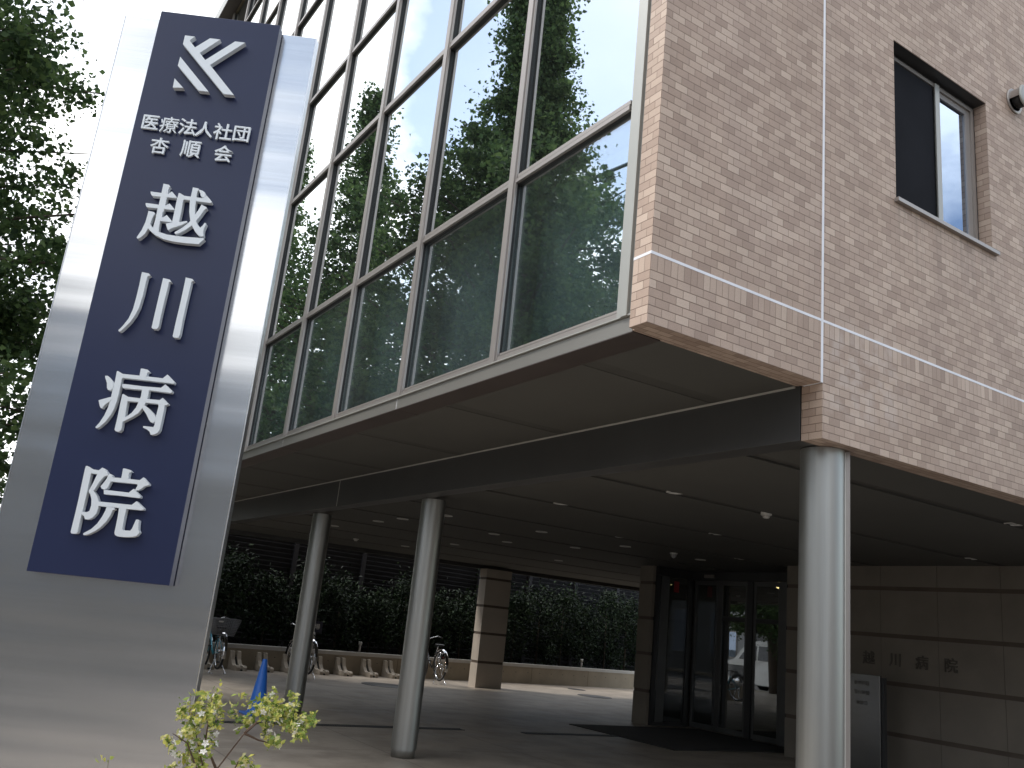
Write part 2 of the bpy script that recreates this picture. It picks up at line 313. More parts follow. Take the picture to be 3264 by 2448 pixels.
GLYPHS={"koshi":[[[0.3822,3.1285],[0.4061,3.1262],[0.4131,3.1184],[0.4075,3.1116],[0.4089,3.0832],[0.4087,3.0315],[0.4094,3.0091],[0.3812,3.0055],[0.3824,3.0324],[0.3823,3.0852]],[[0.3358,3.0846],[0.3406,3.0852],[0.3816,3.084],[0.4129,3.0826],[0.4246,3.0971],[0.4498,3.0734],[0.4478,3.0684],[0.4063,3.0673],[0.3812,3.0667],[0.3454,3.0664],[0.339,3.0742]],[[0.3262,3.0284],[0.3308,3.0294],[0.3833,3.0282],[0.4124,3.0277],[0.4264,3.0398],[0.4514,3.0166],[0.4503,3.0122],[0.4062,3.0108],[0.3808,3.0119],[0.3347,3.0109],[0.3287,3.0191]],[[0.3811,3.0151],[0.4043,3.0106],[0.4107,3.0039],[0.4057,2.9958],[0.4063,2.9725],[0.4037,2.952],[0.4045,2.9224],[0.4064,2.9058],[0.4183,2.8946],[0.3871,2.897],[0.3758,2.9146],[0.3802,2.9193],[0.3817,2.9513],[0.382,2.9875]],[[0.4025,2.972],[0.414,2.9724],[0.4248,2.9855],[0.4521,2.9602],[0.4503,2.9547],[0.4061,2.9544],[0.3988,2.9619]],[[0.3458,2.9946],[0.3706,2.9913],[0.377,2.9836],[0.372,2.9798],[0.3684,2.9644],[0.3656,2.9408],[0.3605,2.9147],[0.3525,2.8885],[0.3359,2.8675],[0.3284,2.8623],[0.3234,2.8648],[0.3229,2.87],[0.336,2.9032],[0.3437,2.9401],[0.3456,2.9722]],[[0.3628,2.9404],[0.3714,2.9267],[0.3815,2.9195],[0.4087,2.904],[0.4449,2.8959],[0.5066,2.8942],[0.5732,2.8973],[0.6001,2.8976],[0.6025,2.8947],[0.5825,2.8691],[0.5312,2.8669],[0.4735,2.868],[0.4341,2.8735],[0.3967,2.8877],[0.3747,2.9018],[0.3605,2.9147]],[[0.4549,3.0913],[0.4595,3.093],[0.4809,3.0828],[0.4826,3.0647],[0.48,3.0579],[0.4826,3.0153],[0.4821,2.9598],[0.4851,2.9591],[0.5142,2.9681],[0.5165,2.9631],[0.4962,2.9467],[0.4611,2.9296],[0.4511,2.922],[0.4473,2.9173],[0.4422,2.9187],[0.4293,2.9446],[0.4543,2.9541],[0.4541,3.0031],[0.4535,3.0545],[0.4546,3.0783]],[[0.4693,3.0824],[0.5083,3.082],[0.5376,3.0814],[0.5629,3.0815],[0.5747,3.096],[0.5986,3.0731],[0.6016,3.067],[0.5975,3.0633],[0.5352,3.0639],[0.5097,3.0649],[0.4805,3.0655]],[[0.5094,3.1261],[0.5332,3.1242],[0.5377,3.1193],[0.5319,3.111],[0.532,3.0904],[0.534,3.0648],[0.5359,3.035],[0.542,3.0036],[0.5528,2.973],[0.5616,2.9572],[0.5757,2.9441],[0.5836,2.9536],[0.5902,2.9693],[0.5953,2.9678],[0.5965,2.9616],[0.592,2.9398],[0.5919,2.925],[0.597,2.9087],[0.59,2.9047],[0.577,2.9073],[0.5586,2.9229],[0.5403,2.9481],[0.5279,2.972],[0.5164,3.011],[0.5101,3.0531],[0.5091,3.0832],[0.5094,3.1113]],[[0.561,3.0511],[0.5842,3.0411],[0.5862,3.036],[0.5786,3.0297],[0.5638,2.9957],[0.5528,2.973],[0.5413,2.9525],[0.5191,2.9285],[0.4942,2.9084],[0.4781,2.9022],[0.4735,2.9079],[0.4761,2.9125],[0.5024,2.9348],[0.5213,2.9563],[0.5342,2.9792],[0.5434,3.0017],[0.554,3.0266]],[[0.5343,3.1189],[0.5524,3.1158],[0.5633,3.1097],[0.5705,3.0976],[0.5661,3.0851],[0.5575,3.084],[0.5491,3.0927],[0.5447,3.1051]]],"kawa":[[[0.3763,2.7165],[0.4045,2.7138],[0.4131,2.707],[0.4024,2.6991],[0.4012,2.6757],[0.4015,2.6207],[0.3972,2.5634],[0.3886,2.5276],[0.3751,2.4958],[0.357,2.4678],[0.3437,2.4502],[0.3369,2.4487],[0.3343,2.4533],[0.3478,2.4732],[0.3646,2.5075],[0.3738,2.5497],[0.3764,2.6045],[0.377,2.6595],[0.3759,2.7036]],[[0.4677,2.7005],[0.495,2.6972],[0.504,2.6883],[0.4944,2.6849],[0.4948,2.6629],[0.4928,2.5924],[0.4919,2.5271],[0.4921,2.4861],[0.4862,2.4757],[0.47,2.476],[0.465,2.4807],[0.4653,2.5282],[0.4663,2.6023],[0.4673,2.6772]],[[0.5593,2.7144],[0.5878,2.7108],[0.5953,2.7039],[0.5861,2.6984],[0.5859,2.6784],[0.5842,2.6035],[0.5834,2.5251],[0.5846,2.4628],[0.5802,2.4494],[0.5623,2.4484],[0.5569,2.4531],[0.5574,2.5133],[0.5595,2.6048],[0.5596,2.6973]]],"byou":[[[0.366,2.28],[0.3694,2.2825],[0.3925,2.272],[0.3941,2.2551],[0.3916,2.2486],[0.393,2.2239],[0.3937,2.193],[0.3919,2.1558],[0.3884,2.1268],[0.3807,2.0994],[0.3658,2.0694],[0.3475,2.0461],[0.3373,2.0395],[0.3321,2.0434],[0.3438,2.0629],[0.3563,2.0946],[0.3631,2.126],[0.3656,2.1549],[0.366,2.1754],[0.3667,2.2085],[0.3674,2.2417]],[[0.3825,2.2721],[0.4578,2.2729],[0.5532,2.2725],[0.5686,2.29],[0.6029,2.2627],[0.6024,2.2553],[0.495,2.2564],[0.3939,2.2562],[0.384,2.2561]],[[0.4585,2.3027],[0.4653,2.3035],[0.4856,2.3012],[0.4953,2.293],[0.4865,2.2877],[0.4881,2.2702],[0.4596,2.269],[0.4587,2.2876]],[[0.3246,2.2564],[0.3342,2.2575],[0.3463,2.2475],[0.359,2.2345],[0.366,2.2208],[0.3652,2.2062],[0.3578,2.1996],[0.3478,2.2001],[0.3422,2.2077],[0.3378,2.2279],[0.3261,2.2493]],[[0.3209,2.1528],[0.3288,2.1568],[0.3648,2.1722],[0.3729,2.1618],[0.3649,2.1537],[0.3519,2.141],[0.3446,2.13],[0.3423,2.1226],[0.3363,2.1229],[0.3307,2.1304]],[[0.3996,2.2298],[0.4112,2.2312],[0.4826,2.2301],[0.5545,2.2322],[0.5691,2.2484],[0.6005,2.2251],[0.6018,2.219],[0.5966,2.2153],[0.5111,2.2168],[0.4817,2.2155],[0.405,2.2139],[0.4012,2.2207]],[[0.4085,2.1885],[0.4132,2.1895],[0.4339,2.1801],[0.4351,2.1608],[0.4359,2.1342],[0.4382,2.0958],[0.434,2.0791],[0.4355,2.0449],[0.4279,2.035],[0.4139,2.0365],[0.4092,2.042],[0.4096,2.0926],[0.4086,2.1516]],[[0.426,2.1802],[0.4814,2.1794],[0.56,2.1812],[0.5697,2.1916],[0.5933,2.1727],[0.5972,2.168],[0.5837,2.1613],[0.5847,2.1471],[0.5847,2.1083],[0.5844,2.0617],[0.5792,2.049],[0.5674,2.0396],[0.5533,2.037],[0.5459,2.0493],[0.5324,2.0579],[0.5177,2.0623],[0.5175,2.0683],[0.5242,2.0691],[0.5575,2.0688],[0.5602,2.0792],[0.5589,2.1095],[0.5605,2.1546],[0.5575,2.1645],[0.5042,2.1646],[0.4337,2.1626]],[[0.4814,2.2217],[0.5102,2.2167],[0.5105,2.1961],[0.5089,2.1754],[0.5044,2.1543],[0.4977,2.1392],[0.4865,2.1176],[0.465,2.0989],[0.4429,2.0832],[0.4327,2.0759],[0.4325,2.0952],[0.4435,2.0985],[0.4612,2.1167],[0.4738,2.1406],[0.4788,2.1637],[0.4834,2.1889]],[[0.4986,2.1537],[0.5067,2.1525],[0.5293,2.1388],[0.5507,2.1208],[0.5589,2.1095],[0.5603,2.0934],[0.5538,2.0866],[0.5429,2.0874],[0.5341,2.0965],[0.52,2.1173],[0.4996,2.1395]]],"in":[[[0.3301,1.8856],[0.3346,1.887],[0.3583,1.8759],[0.3563,1.859],[0.3562,1.8336],[0.3572,1.787],[0.3569,1.7291],[0.3557,1.6926],[0.3559,1.6583],[0.3562,1.6281],[0.3509,1.6228],[0.3341,1.6219],[0.3301,1.6272],[0.3312,1.6919],[0.3315,1.7572],[0.3299,1.8229],[0.3295,1.8757]],[[0.3543,1.8764],[0.3835,1.8747],[0.3943,1.8867],[0.4069,1.8822],[0.4224,1.8643],[0.4217,1.8583],[0.4092,1.854],[0.3954,1.83],[0.3834,1.7976],[0.3805,1.7934],[0.3978,1.7759],[0.4076,1.7577],[0.4139,1.7295],[0.411,1.7081],[0.4,1.6897],[0.3866,1.6816],[0.3725,1.681],[0.3672,1.6919],[0.3563,1.6984],[0.356,1.7079],[0.3748,1.709],[0.383,1.7146],[0.3848,1.736],[0.3807,1.7586],[0.3732,1.7752],[0.3627,1.7895],[0.3646,1.7965],[0.3733,1.8257],[0.3811,1.8597],[0.3542,1.8597]],[[0.4244,1.8635],[0.4298,1.8655],[0.4396,1.8603],[0.4416,1.8468],[0.4363,1.8267],[0.4307,1.8086],[0.4207,1.802],[0.4106,1.8044],[0.4038,1.8134],[0.4116,1.826],[0.4209,1.8445]],[[0.4345,1.8529],[0.4766,1.8536],[0.5487,1.8536],[0.5606,1.8657],[0.5865,1.8431],[0.5877,1.8373],[0.5716,1.8317],[0.559,1.8186],[0.5433,1.8111],[0.5393,1.8136],[0.5445,1.8326],[0.5416,1.8372],[0.5089,1.8375],[0.4361,1.8364]],[[0.4751,1.8917],[0.4816,1.8928],[0.5016,1.8897],[0.5108,1.8828],[0.5022,1.8779],[0.502,1.8652],[0.5039,1.8517],[0.4759,1.8525],[0.4759,1.8701]],[[0.4195,1.8006],[0.4285,1.8015],[0.5168,1.8004],[0.5324,1.8173],[0.5632,1.7938],[0.5655,1.7873],[0.5605,1.7838],[0.4855,1.7854],[0.4236,1.7845]],[[0.4068,1.7528],[0.4141,1.7541],[0.5381,1.7544],[0.5538,1.7705],[0.5875,1.7462],[0.5869,1.7404],[0.5797,1.7381],[0.5189,1.7369],[0.492,1.7379],[0.4103,1.7368]],[[0.4447,1.7366],[0.4732,1.7368],[0.4783,1.7306],[0.4699,1.7259],[0.4651,1.7043],[0.4551,1.6803],[0.4379,1.6557],[0.419,1.6385],[0.3975,1.6249],[0.3825,1.6204],[0.3787,1.6248],[0.3815,1.6288],[0.4058,1.6466],[0.4235,1.6693],[0.4362,1.6974],[0.4438,1.7231]],[[0.4929,1.738],[0.5215,1.7382],[0.5208,1.7237],[0.5207,1.693],[0.5223,1.6589],[0.5261,1.6546],[0.5534,1.6556],[0.559,1.6647],[0.5668,1.6999],[0.5732,1.7009],[0.5787,1.6973],[0.5804,1.6803],[0.5834,1.6616],[0.59,1.6528],[0.5816,1.6387],[0.5659,1.6323],[0.5345,1.629],[0.5098,1.6292],[0.4994,1.6338],[0.4959,1.641],[0.4959,1.6675],[0.4952,1.7056]]],"emblem":[[[0.3287,3.8683],[0.3729,3.8679],[0.3538,3.8454],[0.3846,3.8125],[0.4414,3.8688],[0.4875,3.8687],[0.4109,3.7879],[0.4417,3.7541],[0.5553,3.8684],[0.6006,3.8682],[0.4672,3.7328],[0.5995,3.5957],[0.5535,3.5947],[0.3285,3.8221]],[[0.3294,3.7562],[0.4865,3.5972],[0.4423,3.5964],[0.3281,3.7091]],[[0.3268,3.6434],[0.3729,3.6018],[0.3282,3.5967]]]}
SMALL=[["医", 0.2603, 3.4228, 0.0728], ["療", 0.3422, 3.4207, 0.0768], ["法", 0.4242, 3.4213, 0.0756], ["人", 0.4984, 3.4188, 0.0728], ["社", 0.5791, 3.4179, 0.0769], ["団", 0.6615, 3.4179, 0.0743], ["杏", 0.3214, 3.3141, 0.0744], ["順", 0.4582, 3.3159, 0.0798], ["会", 0.6011, 3.3123, 0.0759]]
# ------------------------------------------------------------ material set
M_ = {}
M_['pave'] = None
def paving():
    m, nt, p = new_mat('paving'); L = nt.links
    g = nt.nodes.new('ShaderNodeNewGeometry'); sp = nt.nodes.new('ShaderNodeSeparateXYZ'); L.new(g.outputs['Position'], sp.inputs[0])
    def joint(s, off, pitch, w):
        t = mth(nt, 'FRACT', mth(nt, 'DIVIDE', mth(nt, 'SUBTRACT', s, off), pitch)); d = mth(nt, 'MULTIPLY', mth(nt, 'MINIMUM', t, mth(nt, 'SUBTRACT', 1.0, t)), pitch)
        return mth(nt, 'LESS_THAN', d, w)
    j = mth(nt, 'MAXIMUM', joint(sp.outputs[0], 4.602, 1.85, .006), joint(sp.outputs[1], 9.38, 1.85, .006))
    c = ramp(nt, noise(nt, 0.55, 6, rough=.6), [(0.3, (.30, .255, .208)), (0.7, (.39, .335, .275))])
    f = ramp(nt, noise(nt, 150, 3), [(0.3, (.86, .86, .86)), (0.7, (1.1, 1.1, 1.1))])
    x = nt.nodes.new('ShaderNodeMix'); x.data_type = 'RGBA'; x.blend_type = 'MULTIPLY'; x.inputs['Factor'].default_value = 1; L.new(c, x.inputs['A']); L.new(f, x.inputs['B'])
    st = ramp(nt, noise(nt, 1.7, 6, rough=.65), [(0.42, (.68, .67, .66)), (0.56, (1, 1, 1))])
    x3 = nt.nodes.new('ShaderNodeMix'); x3.data_type = 'RGBA'; x3.blend_type = 'MULTIPLY'; x3.inputs['Factor'].default_value = .7; L.new(x.outputs['Result'], x3.inputs['A']); L.new(st, x3.inputs['B'])
    x2 = nt.nodes.new('ShaderNodeMix'); x2.data_type = 'RGBA'; L.new(j, x2.inputs['Factor']); L.new(x3.outputs['Result'], x2.inputs['A']); x2.inputs['B'].default_value = (.13, .115, .10, 1)
    L.new(x2.outputs['Result'], p.inputs['Base Color'])
    L.new(ramp(nt, noise(nt, 2.2, 4), [(0.3, (.42,) * 3), (0.7, (.6,) * 3)]), p.inputs['Roughness'])
    return m
PAVE = paving()
ASPH = mat('asphalt', (.055, .055, .058), .85, var=.25, scale=6, bump=.4, bscale=120)
SOIL = mat('soil', (.08, .06, .04), .95, var=.3, scale=8, bump=.5, bscale=40)
LAWN = mat('far_ground', (.12, .12, .10), .9, var=.3, scale=.4)
FRAME = mat('frame_metal', (.34, .31, .288), .38, .55, var=.04, scale=1.5)
FRAME_L = mat('trim_metal_light', (.36, .36, .335), .42, .35, var=.04, scale=1.5)
FASCIA = mat('fascia_metal', (.25, .24, .22), .38, .5, var=.05, scale=1.2)
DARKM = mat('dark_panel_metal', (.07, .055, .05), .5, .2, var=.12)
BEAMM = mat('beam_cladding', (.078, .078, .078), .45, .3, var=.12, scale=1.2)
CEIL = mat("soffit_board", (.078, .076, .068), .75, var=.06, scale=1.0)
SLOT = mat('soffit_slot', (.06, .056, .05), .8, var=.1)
TRIM = mat('soffit_trim', (.55, .53, .49), .5, .2, var=.05)
GASK = mat('gasket_rubber', (.02, .02, .02), .6, var=.1)
SEAL = mat('sealant', (.80, .80, .84), .6, var=.06, scale=5)
INT = mat('interior_wall', (.13, .13, .12), .8, var=.1)
INTC = mat('interior_brown', (.11, .085, .075), .7, var=.1)
SPAN = mat('spandrel_blind', (.30, .36, .36), .7, var=.08, scale=1.2)
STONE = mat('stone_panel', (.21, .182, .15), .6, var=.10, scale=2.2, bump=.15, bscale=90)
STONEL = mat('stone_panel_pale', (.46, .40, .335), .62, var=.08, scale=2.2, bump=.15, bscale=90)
BAND = mat('stone_band', (.105, .08, .062), .6, var=.15, scale=3)
CONC = mat('concrete', (.27, .225, .165), .85, var=.14, scale=2.5, bump=.3, bscale=60)
CONCL = mat('concrete_cap', (.42, .40, .37), .8, var=.08, scale=3)
RACKM = mat('rack_concrete', (.42, .36, .29), .8, var=.14, scale=8, bump=.3, bscale=90)
BLK = mat('black_rubber', (.018, .018, .018), .6, var=.1)
CHROME = steel('chrome', (.75, .76, .78), .15, bump=0)
COLSTEEL = steel('column_stainless', (.35, .35, .335), .44, stretch=(14, 14, .5), var=.04, bump=.02)
PYLON = steel('pylon_stainless', (.73, .722, .712), .20, stretch=(.6, .6, 30), var=.03, bump=.30, wave=(.12, .12, 1.5))
PYLON_E = steel('pylon_edge_stainless', (.80, .81, .82), .3, bump=0)
def blue_panel():
    m, nt, p = new_mat('navy_panel')
    nt.links.new(ramp(nt, noise(nt, .8, 4), [(0.3, (.015, .021, .060)), (0.7, (.019, .026, .070))]), p.inputs['Base Color'])
    p.inputs['Roughness'].default_value = .32; p.inputs['Specular IOR Level'].default_value = .4; return m
NAVY = blue_panel()
LETT = mat('letter_metal', (.70, .735, .76), .5, .15, var=.03, scale=6)
DKFRAME = mat('door_frame_dark', (.06, .06, .062), .4, .4, var=.1)
DKFRAME2 = mat('door_frame_grey', (.13, .13, .13), .4, .5, var=.1)
FENCEM = mat('fence_louvre', (.04, .04, .048), .75, 0, var=.15, spec=.15)
GLASS = glass_mat('curtain_glass', (.36, .42, .42), .60, .94, (.93, .98, 1.0), wav=.05, dust_haze=.008)
GLASS_S = glass_mat('spandrel_glass', (.85, .92, .92), .36, .66, (.88, .95, 1.0), wav=.05, dust_haze=.022)
GLASS_W = glass_mat('window_glass', (.22, .26, .32), .30, .75, (.62, .75, .95))
GLASS_D = glass_mat('door_glass', (.5, .52, .5), .12, .6, (.95, .97, 1.0))

# ------------------------------------------------------------ ground, road
def ground_box(name, m, x0, x1, y0, y1, z0, z1, label):
    o = B(name, m, None, (x0, x1, y0, y1, z0, z1)); return tag(o, label, name.replace('_', ' '), kind='structure')
ground_box('ground', LAWN, -900, 900, -900, 900, -.6, -.13, 'wide grey ground running out to the horizon around the hospital')
ground_box('road', ASPH, -12, -3.6, -120, 200, -.13, -.10, 'dark asphalt street running past the hospital and its trees')
ground_box('pavement', PAVE, -3.4, 24, -8, 24, -.125, 0, 'beige paved forecourt running in under the raised building')
ground_box('added_apron', ASPH, 1.4, 24, -8, 2.9, -.004, .004, 'unseen dark asphalt apron, added to cut light bounced up under the building')  # out of view, added to darken the bounce onto soffit and tile underside
tag(B('kerb', CONCL, None, (-3.55, -3.4, -120, 200, -.12, .02)), 'pale concrete kerb along the street edge of the forecourt', 'kerb', kind='structure')
tag(B('sidewalk', CONC, None, (-3.4, 2.9, 24, 200, -.12, 0), (-3.4, 24, -60, -8, -.12, 0)), 'grey concrete footpath continuing along the street', 'sidewalk', kind='structure')
tag(B('far_sidewalk', CONC, None, (-14, -12, -120, 200, -.12, 0)), 'grey concrete footpath on the far side of the street', 'sidewalk', kind='structure')
m = MB()
for k in range(-12, 24): m.box(-7.9, -7.75, k * 8, k * 8 + 4, -.1, -.096)
tag(m.build('road_marking', SEAL), 'broken white centre line painted on the street', 'road marking', kind='structure')

# ------------------------------------------------------------ the hospital building
H = empty('hospital_building', (9, 11, 0), 'tan tiled hospital with tall mirror glass wall, raised on steel columns over a forecourt', 'building')
Z1, Z2, TOP, XE, YE = 3.088, 2.738, 14.1, 18.0, 19.15
XJ = 4.360          # vertical sealant joint
wx0, wx1, wz0, wz1 = 5.153, 6.388, 4.638, 5.960
B('tiled_wall', BRICK, H, (WX0, XJ - .010, 3.43, 3.575, Z1, TOP), (2.972, XJ - .010, 3.575, 3.60, Z1 + .002, TOP - .01))
w = MB()
w.box(XJ + .010, wx0, 3.43, 3.588, Z2, TOP); w.box(wx1, XE, 3.43, 3.588, Z2, TOP)
w.box(wx0, wx1, 3.43, 3.588, Z2, wz0); w.box(wx0, wx1, 3.43, 3.588, wz1, TOP)
w.build('tiled_wall', BRICK, H)
B('sealant_joint', SEAL, H, (XJ - .010, XJ + .010, 3.4275, 3.57, Z1, TOP))
B('sealant_joint', SEAL, H, (WX0 - .0015, XJ - .010, 3.4283, 3.436, WZJ - .0085, WZJ + .0085), (WX0 - .0015, WX0 + .004, 3.436, 3.575, WZJ - .0085, WZJ + .0085),
  (XJ + .010, XE, 3.4283, 3.436, WZJ - .0085, WZJ + .0085))
# corner metal cover beside the tiles, in two steps
B('corner_cover', FRAME_L, H, (2.972, 3.10, 3.60, 3.642, Z1 + .10, TOP), (2.952, 3.10, 3.642, 3.70, Z1 + .10, TOP), (2.965, 3.1, 3.70, 3.745, Z1 + .102, TOP - .01))
XG = 3.028
mul = [5.115, 6.602, 8.05, 9.485, 10.965, 12.445, 13.935, 15.39, 16.87, 18.33]
trs = [4.627, 6.617, 8.148, 10.27, 11.79, 12.99]
YS, YT = 3.745, YE - .1
for y in mul:
    mu_ = B('mullion', FRAME, H, (2.970, 3.0, y - .034, y + .034, Z1 + .106, TOP - .02), (3.0, 3.26, y - .028, y + .028, Z1 + .106, TOP - .02), (2.982, 3.0, y - .048, y - .034, Z1 + .106, TOP - .02), (2.982, 3.0, y + .034, y + .048, Z1 + .106, TOP - .02))
    B('gasket', GASK, mu_, (3.0, 3.03, y - .0308, y - .0282, Z1 + .17, TOP - .03), (3.0, 3.03, y + .0282, y + .0308, Z1 + .17, TOP - .03))
ys = [YS] + mul + [YT]
for z in trs:
    mm = MB()
    for a_, b_ in zip(ys[:-1], ys[1:]):
        mm.box(2.984, 3.05, a_ + .0481, b_ - .0481, z - .036, z - .006); mm.box(2.992, 3.05, a_ + .0481, b_ - .0481, z + .005, z + .033)
    tr_ = mm.build('transom', FRAME, H)
    mg = MB()
    for a_, b_ in zip(ys[:-1], ys[1:]): mg.box(3.004, 3.05, a_ + .0485, b_ - .0485, z - .0058, z + .0048); mg.box(3.008, 3.03, a_ + .030, b_ - .030, z - .043, z - .0362)
    mg.build('gasket', GASK, tr_)
prng = random.Random(4)
rowz = [3.262] + trs + [TOP - .06]
for i, (a_, b_) in enumerate(zip(ys[:-1], ys[1:])):
    for j, (c_, d_) in enumerate(zip(rowz[:-1], rowz[1:])):
        m = MB(); yc, zc = (a_ + b_) / 2, (c_ + d_) / 2       # every pane sits a hair out of true, as set glass does
        T = Matrix.Translation((XG + .004, yc, zc)) @ Matrix.Rotation(rad(prng.uniform(-.22, .22)), 4, 'Z') @ Matrix.Rotation(rad(prng.uniform(-.2, .2)), 4, 'Y')
        m.box(-.004, .004, a_ + .022 - yc, b_ - .022 - yc, c_ + (.03 if j else 0) - zc, d_ - .03 - zc, T=T); m.build('glass_pane', GLASS_S if j == 0 else GLASS, H)
B('end_frame', FRAME, H, (2.97, 3.2, YT, YE, Z1 + .1, TOP))
# sill, gasket line, fascia with joints
B('sill', FRAME, H, (2.988, 3.07, YS, YT, 3.196, 3.240), (3.0, 3.07, YS, YT, 3.250, 3.266))
B('gasket', GASK, H, (3.006, 3.07, YS, YT, 3.2401, 3.2499))
B('ledge', FRAME_L, H, (2.960, 3.06, 3.60, YE, 3.186, 3.1955))
fj = [3.603, 6.615, 9.485, 12.445, 15.39, 18.33, YE]
for a_, b_ in zip(fj[:-1], fj[1:]):
    B('fascia_panel', FASCIA, H, (2.976, 3.06, a_ + .006, b_ - .006, 3.092, 3.1858))
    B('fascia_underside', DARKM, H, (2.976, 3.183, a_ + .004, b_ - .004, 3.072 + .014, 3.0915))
for y in fj[1:-1]: B('joint_filler', SEAL, H, (2.979, 3.05, y - .0058, y + .0058, 3.093, 3.185))
# spandrel blinds, dark rooms behind the glass, slabs
B('spandrel_panel', SPAN, H, (3.27, 3.30, YS, YT, 3.26, 4.60))
B('room_partition', INT, H, (6.2, 6.3, 3.75, YT, 4.7, TOP - .3))
B('floor_slab', INT, H, (3.31, 11, 3.75, YT, 4.45, 4.6), (3.08, 11, 3.75, YT, 8.0, 8.12), (3.08, 11, 3.75, YT, 11.6, 11.75))
B('roof', CONC, H, (3.0, XE, 3.60, YE, TOP + .001, TOP + .25))
B('parapet', BRICK, H, (WX0, XE, 3.43, 3.59, TOP, TOP + .6))
B('cornice', FRAME_L, H, (2.74, 2.999, 3.60, YE + .1, TOP + .02, TOP + .34))
B('cornice_underside', DARKM, H, (2.745, 2.998, 3.60, YE + .1, TOP - .0, TOP + .0195))
B('rear_wall', CONC, H, (3.2, XE, YE - .1, YE, 3.1, TOP), (XE, XE + .2, 3.43, YE, 0, TOP))
B('plenum', INT, H, (4.6, XE - .1, 3.62, 18.7, 2.90, 3.06))
# overhang soffit (upper level) with faint joint strips
slots = [4.3, 6.1, 7.9, 9.7, 11.5, 13.3, 15.1, 16.9, 18.7]
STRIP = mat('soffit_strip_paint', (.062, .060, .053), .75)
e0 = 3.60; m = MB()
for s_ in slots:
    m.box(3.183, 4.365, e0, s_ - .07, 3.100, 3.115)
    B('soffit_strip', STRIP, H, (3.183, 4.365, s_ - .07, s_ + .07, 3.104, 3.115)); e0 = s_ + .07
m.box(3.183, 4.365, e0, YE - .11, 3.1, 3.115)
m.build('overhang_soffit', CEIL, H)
B('brick_inner_trim', BRICK, H, (3.09, XJ - .01, 3.60, 3.62, Z1 + .006, 3.099))
# beam along the columns
bj = [3.592, 11.18, 18.8]
for a_, b_ in zip(bj[:-1], bj[1:]):
    B('beam_cladding', BEAMM, H, (4.372, 4.56, a_ + .0085, b_ - .0085, 2.742, 3.0985), bevel=.002)
B('beam_joint', TRIM, H, (4.3705, 4.55, 11.172, 11.188, 2.745, 3.087))
B('beam_top_trim', TRIM, H, (4.360, 4.3715, 3.64, 18.8, 3.0885, 3.0995))
B('beam_bottom_trim', TRIM, H, (4.5605, 4.575, 3.60, 18.8, 2.752, 2.786))
# lower soffit with recessed slots
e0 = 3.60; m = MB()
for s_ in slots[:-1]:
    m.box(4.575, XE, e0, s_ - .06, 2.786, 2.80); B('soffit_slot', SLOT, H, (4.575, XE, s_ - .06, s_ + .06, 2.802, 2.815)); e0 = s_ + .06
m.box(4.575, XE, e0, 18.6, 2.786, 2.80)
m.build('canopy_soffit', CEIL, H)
B('canopy_edge', BEAMM, H, (4.56, XE, 18.6, 18.8, 2.70, 3.1))
# columns
def column(y, plate=False):
    c = MB(); c.lathe([(.138, .08), (.138, 2.735)], (4.66, y, 0), n=48)
    o = c.build('column', COLSTEEL, H)
    c = MB(); c.lathe([(.0, .0), (.128, .0), (.128, .081)], (4.66, y, 0), n=48); c.build('column_collar', COLSTEEL, o)
    c = MB(); c.lathe([(.139, 2.7352), (.12, 2.7352), (.12, 2.7415)], (4.66, y, 0), n=32); c.build('shadow_gap', GASK, o)
    if plate:
        T = Matrix.Translation((4.66, y, 0)) @ Matrix.Rotation(rad(-52), 4, 'Z')
        c = MB(); c.box(.10, .166, -.03, .03, 0, 2.73, T=T); c.build('cover_plate', FRAME, o)
        c = MB(); c.box(.134, .1405, -.036, -.0301, 0, 2.72, T=T); c.build('seam', TRIM, o)
column(3.655, True); column(8.96); column(12.40)
# stone walls, pillars
def stone_rows(name, mt, x0, x1, y0, y1, zt, part=None, ypitch=None, yoff=0, parent=H):
    bands = [.570, 1.215, 1.84, 2.476]
    m = MB(); z = 0.0
    segs = []
    for b in bands + [None]:
        zz = b - .028 if b else zt
        segs.append((z, zz)); z = (b or 0) + .028
    if ypitch:
        ycs = [y0]; y = yoff
        while y < y1:
            if y > y0 + .05: ycs.append(y)
            y += ypitch
        ycs.append(y1)
    else: ycs = [y0, y1]
    for a_, b_ in segs:
        for c_, d_ in zip(ycs[:-1], ycs[1:]):
            g = .003 if ypitch else 0
            m.box(x0, x1, c_ + g, d_ - g, a_, b_ )
    o = m.build(name, mt, parent)
    for b in bands: B('dark_band', BAND, o, (x0 + .010, x1 - .010, y0 + .01, y1 - .01, b - .028, b + .028))
    if ypitch: B('joint_backing', BAND, o, (x0 + .006, x1 - .02, y0 + .012, y1 - .012, 0.001, zt - .01))
    return o
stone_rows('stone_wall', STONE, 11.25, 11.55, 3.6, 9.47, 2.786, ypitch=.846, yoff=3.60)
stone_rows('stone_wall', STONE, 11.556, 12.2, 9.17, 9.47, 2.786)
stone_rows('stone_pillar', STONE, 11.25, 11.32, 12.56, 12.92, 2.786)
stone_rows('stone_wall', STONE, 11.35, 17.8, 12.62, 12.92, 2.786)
stone_rows('stone_pillar', STONEL, 11.15, 11.86, 18.285, 18.60, 2.70)
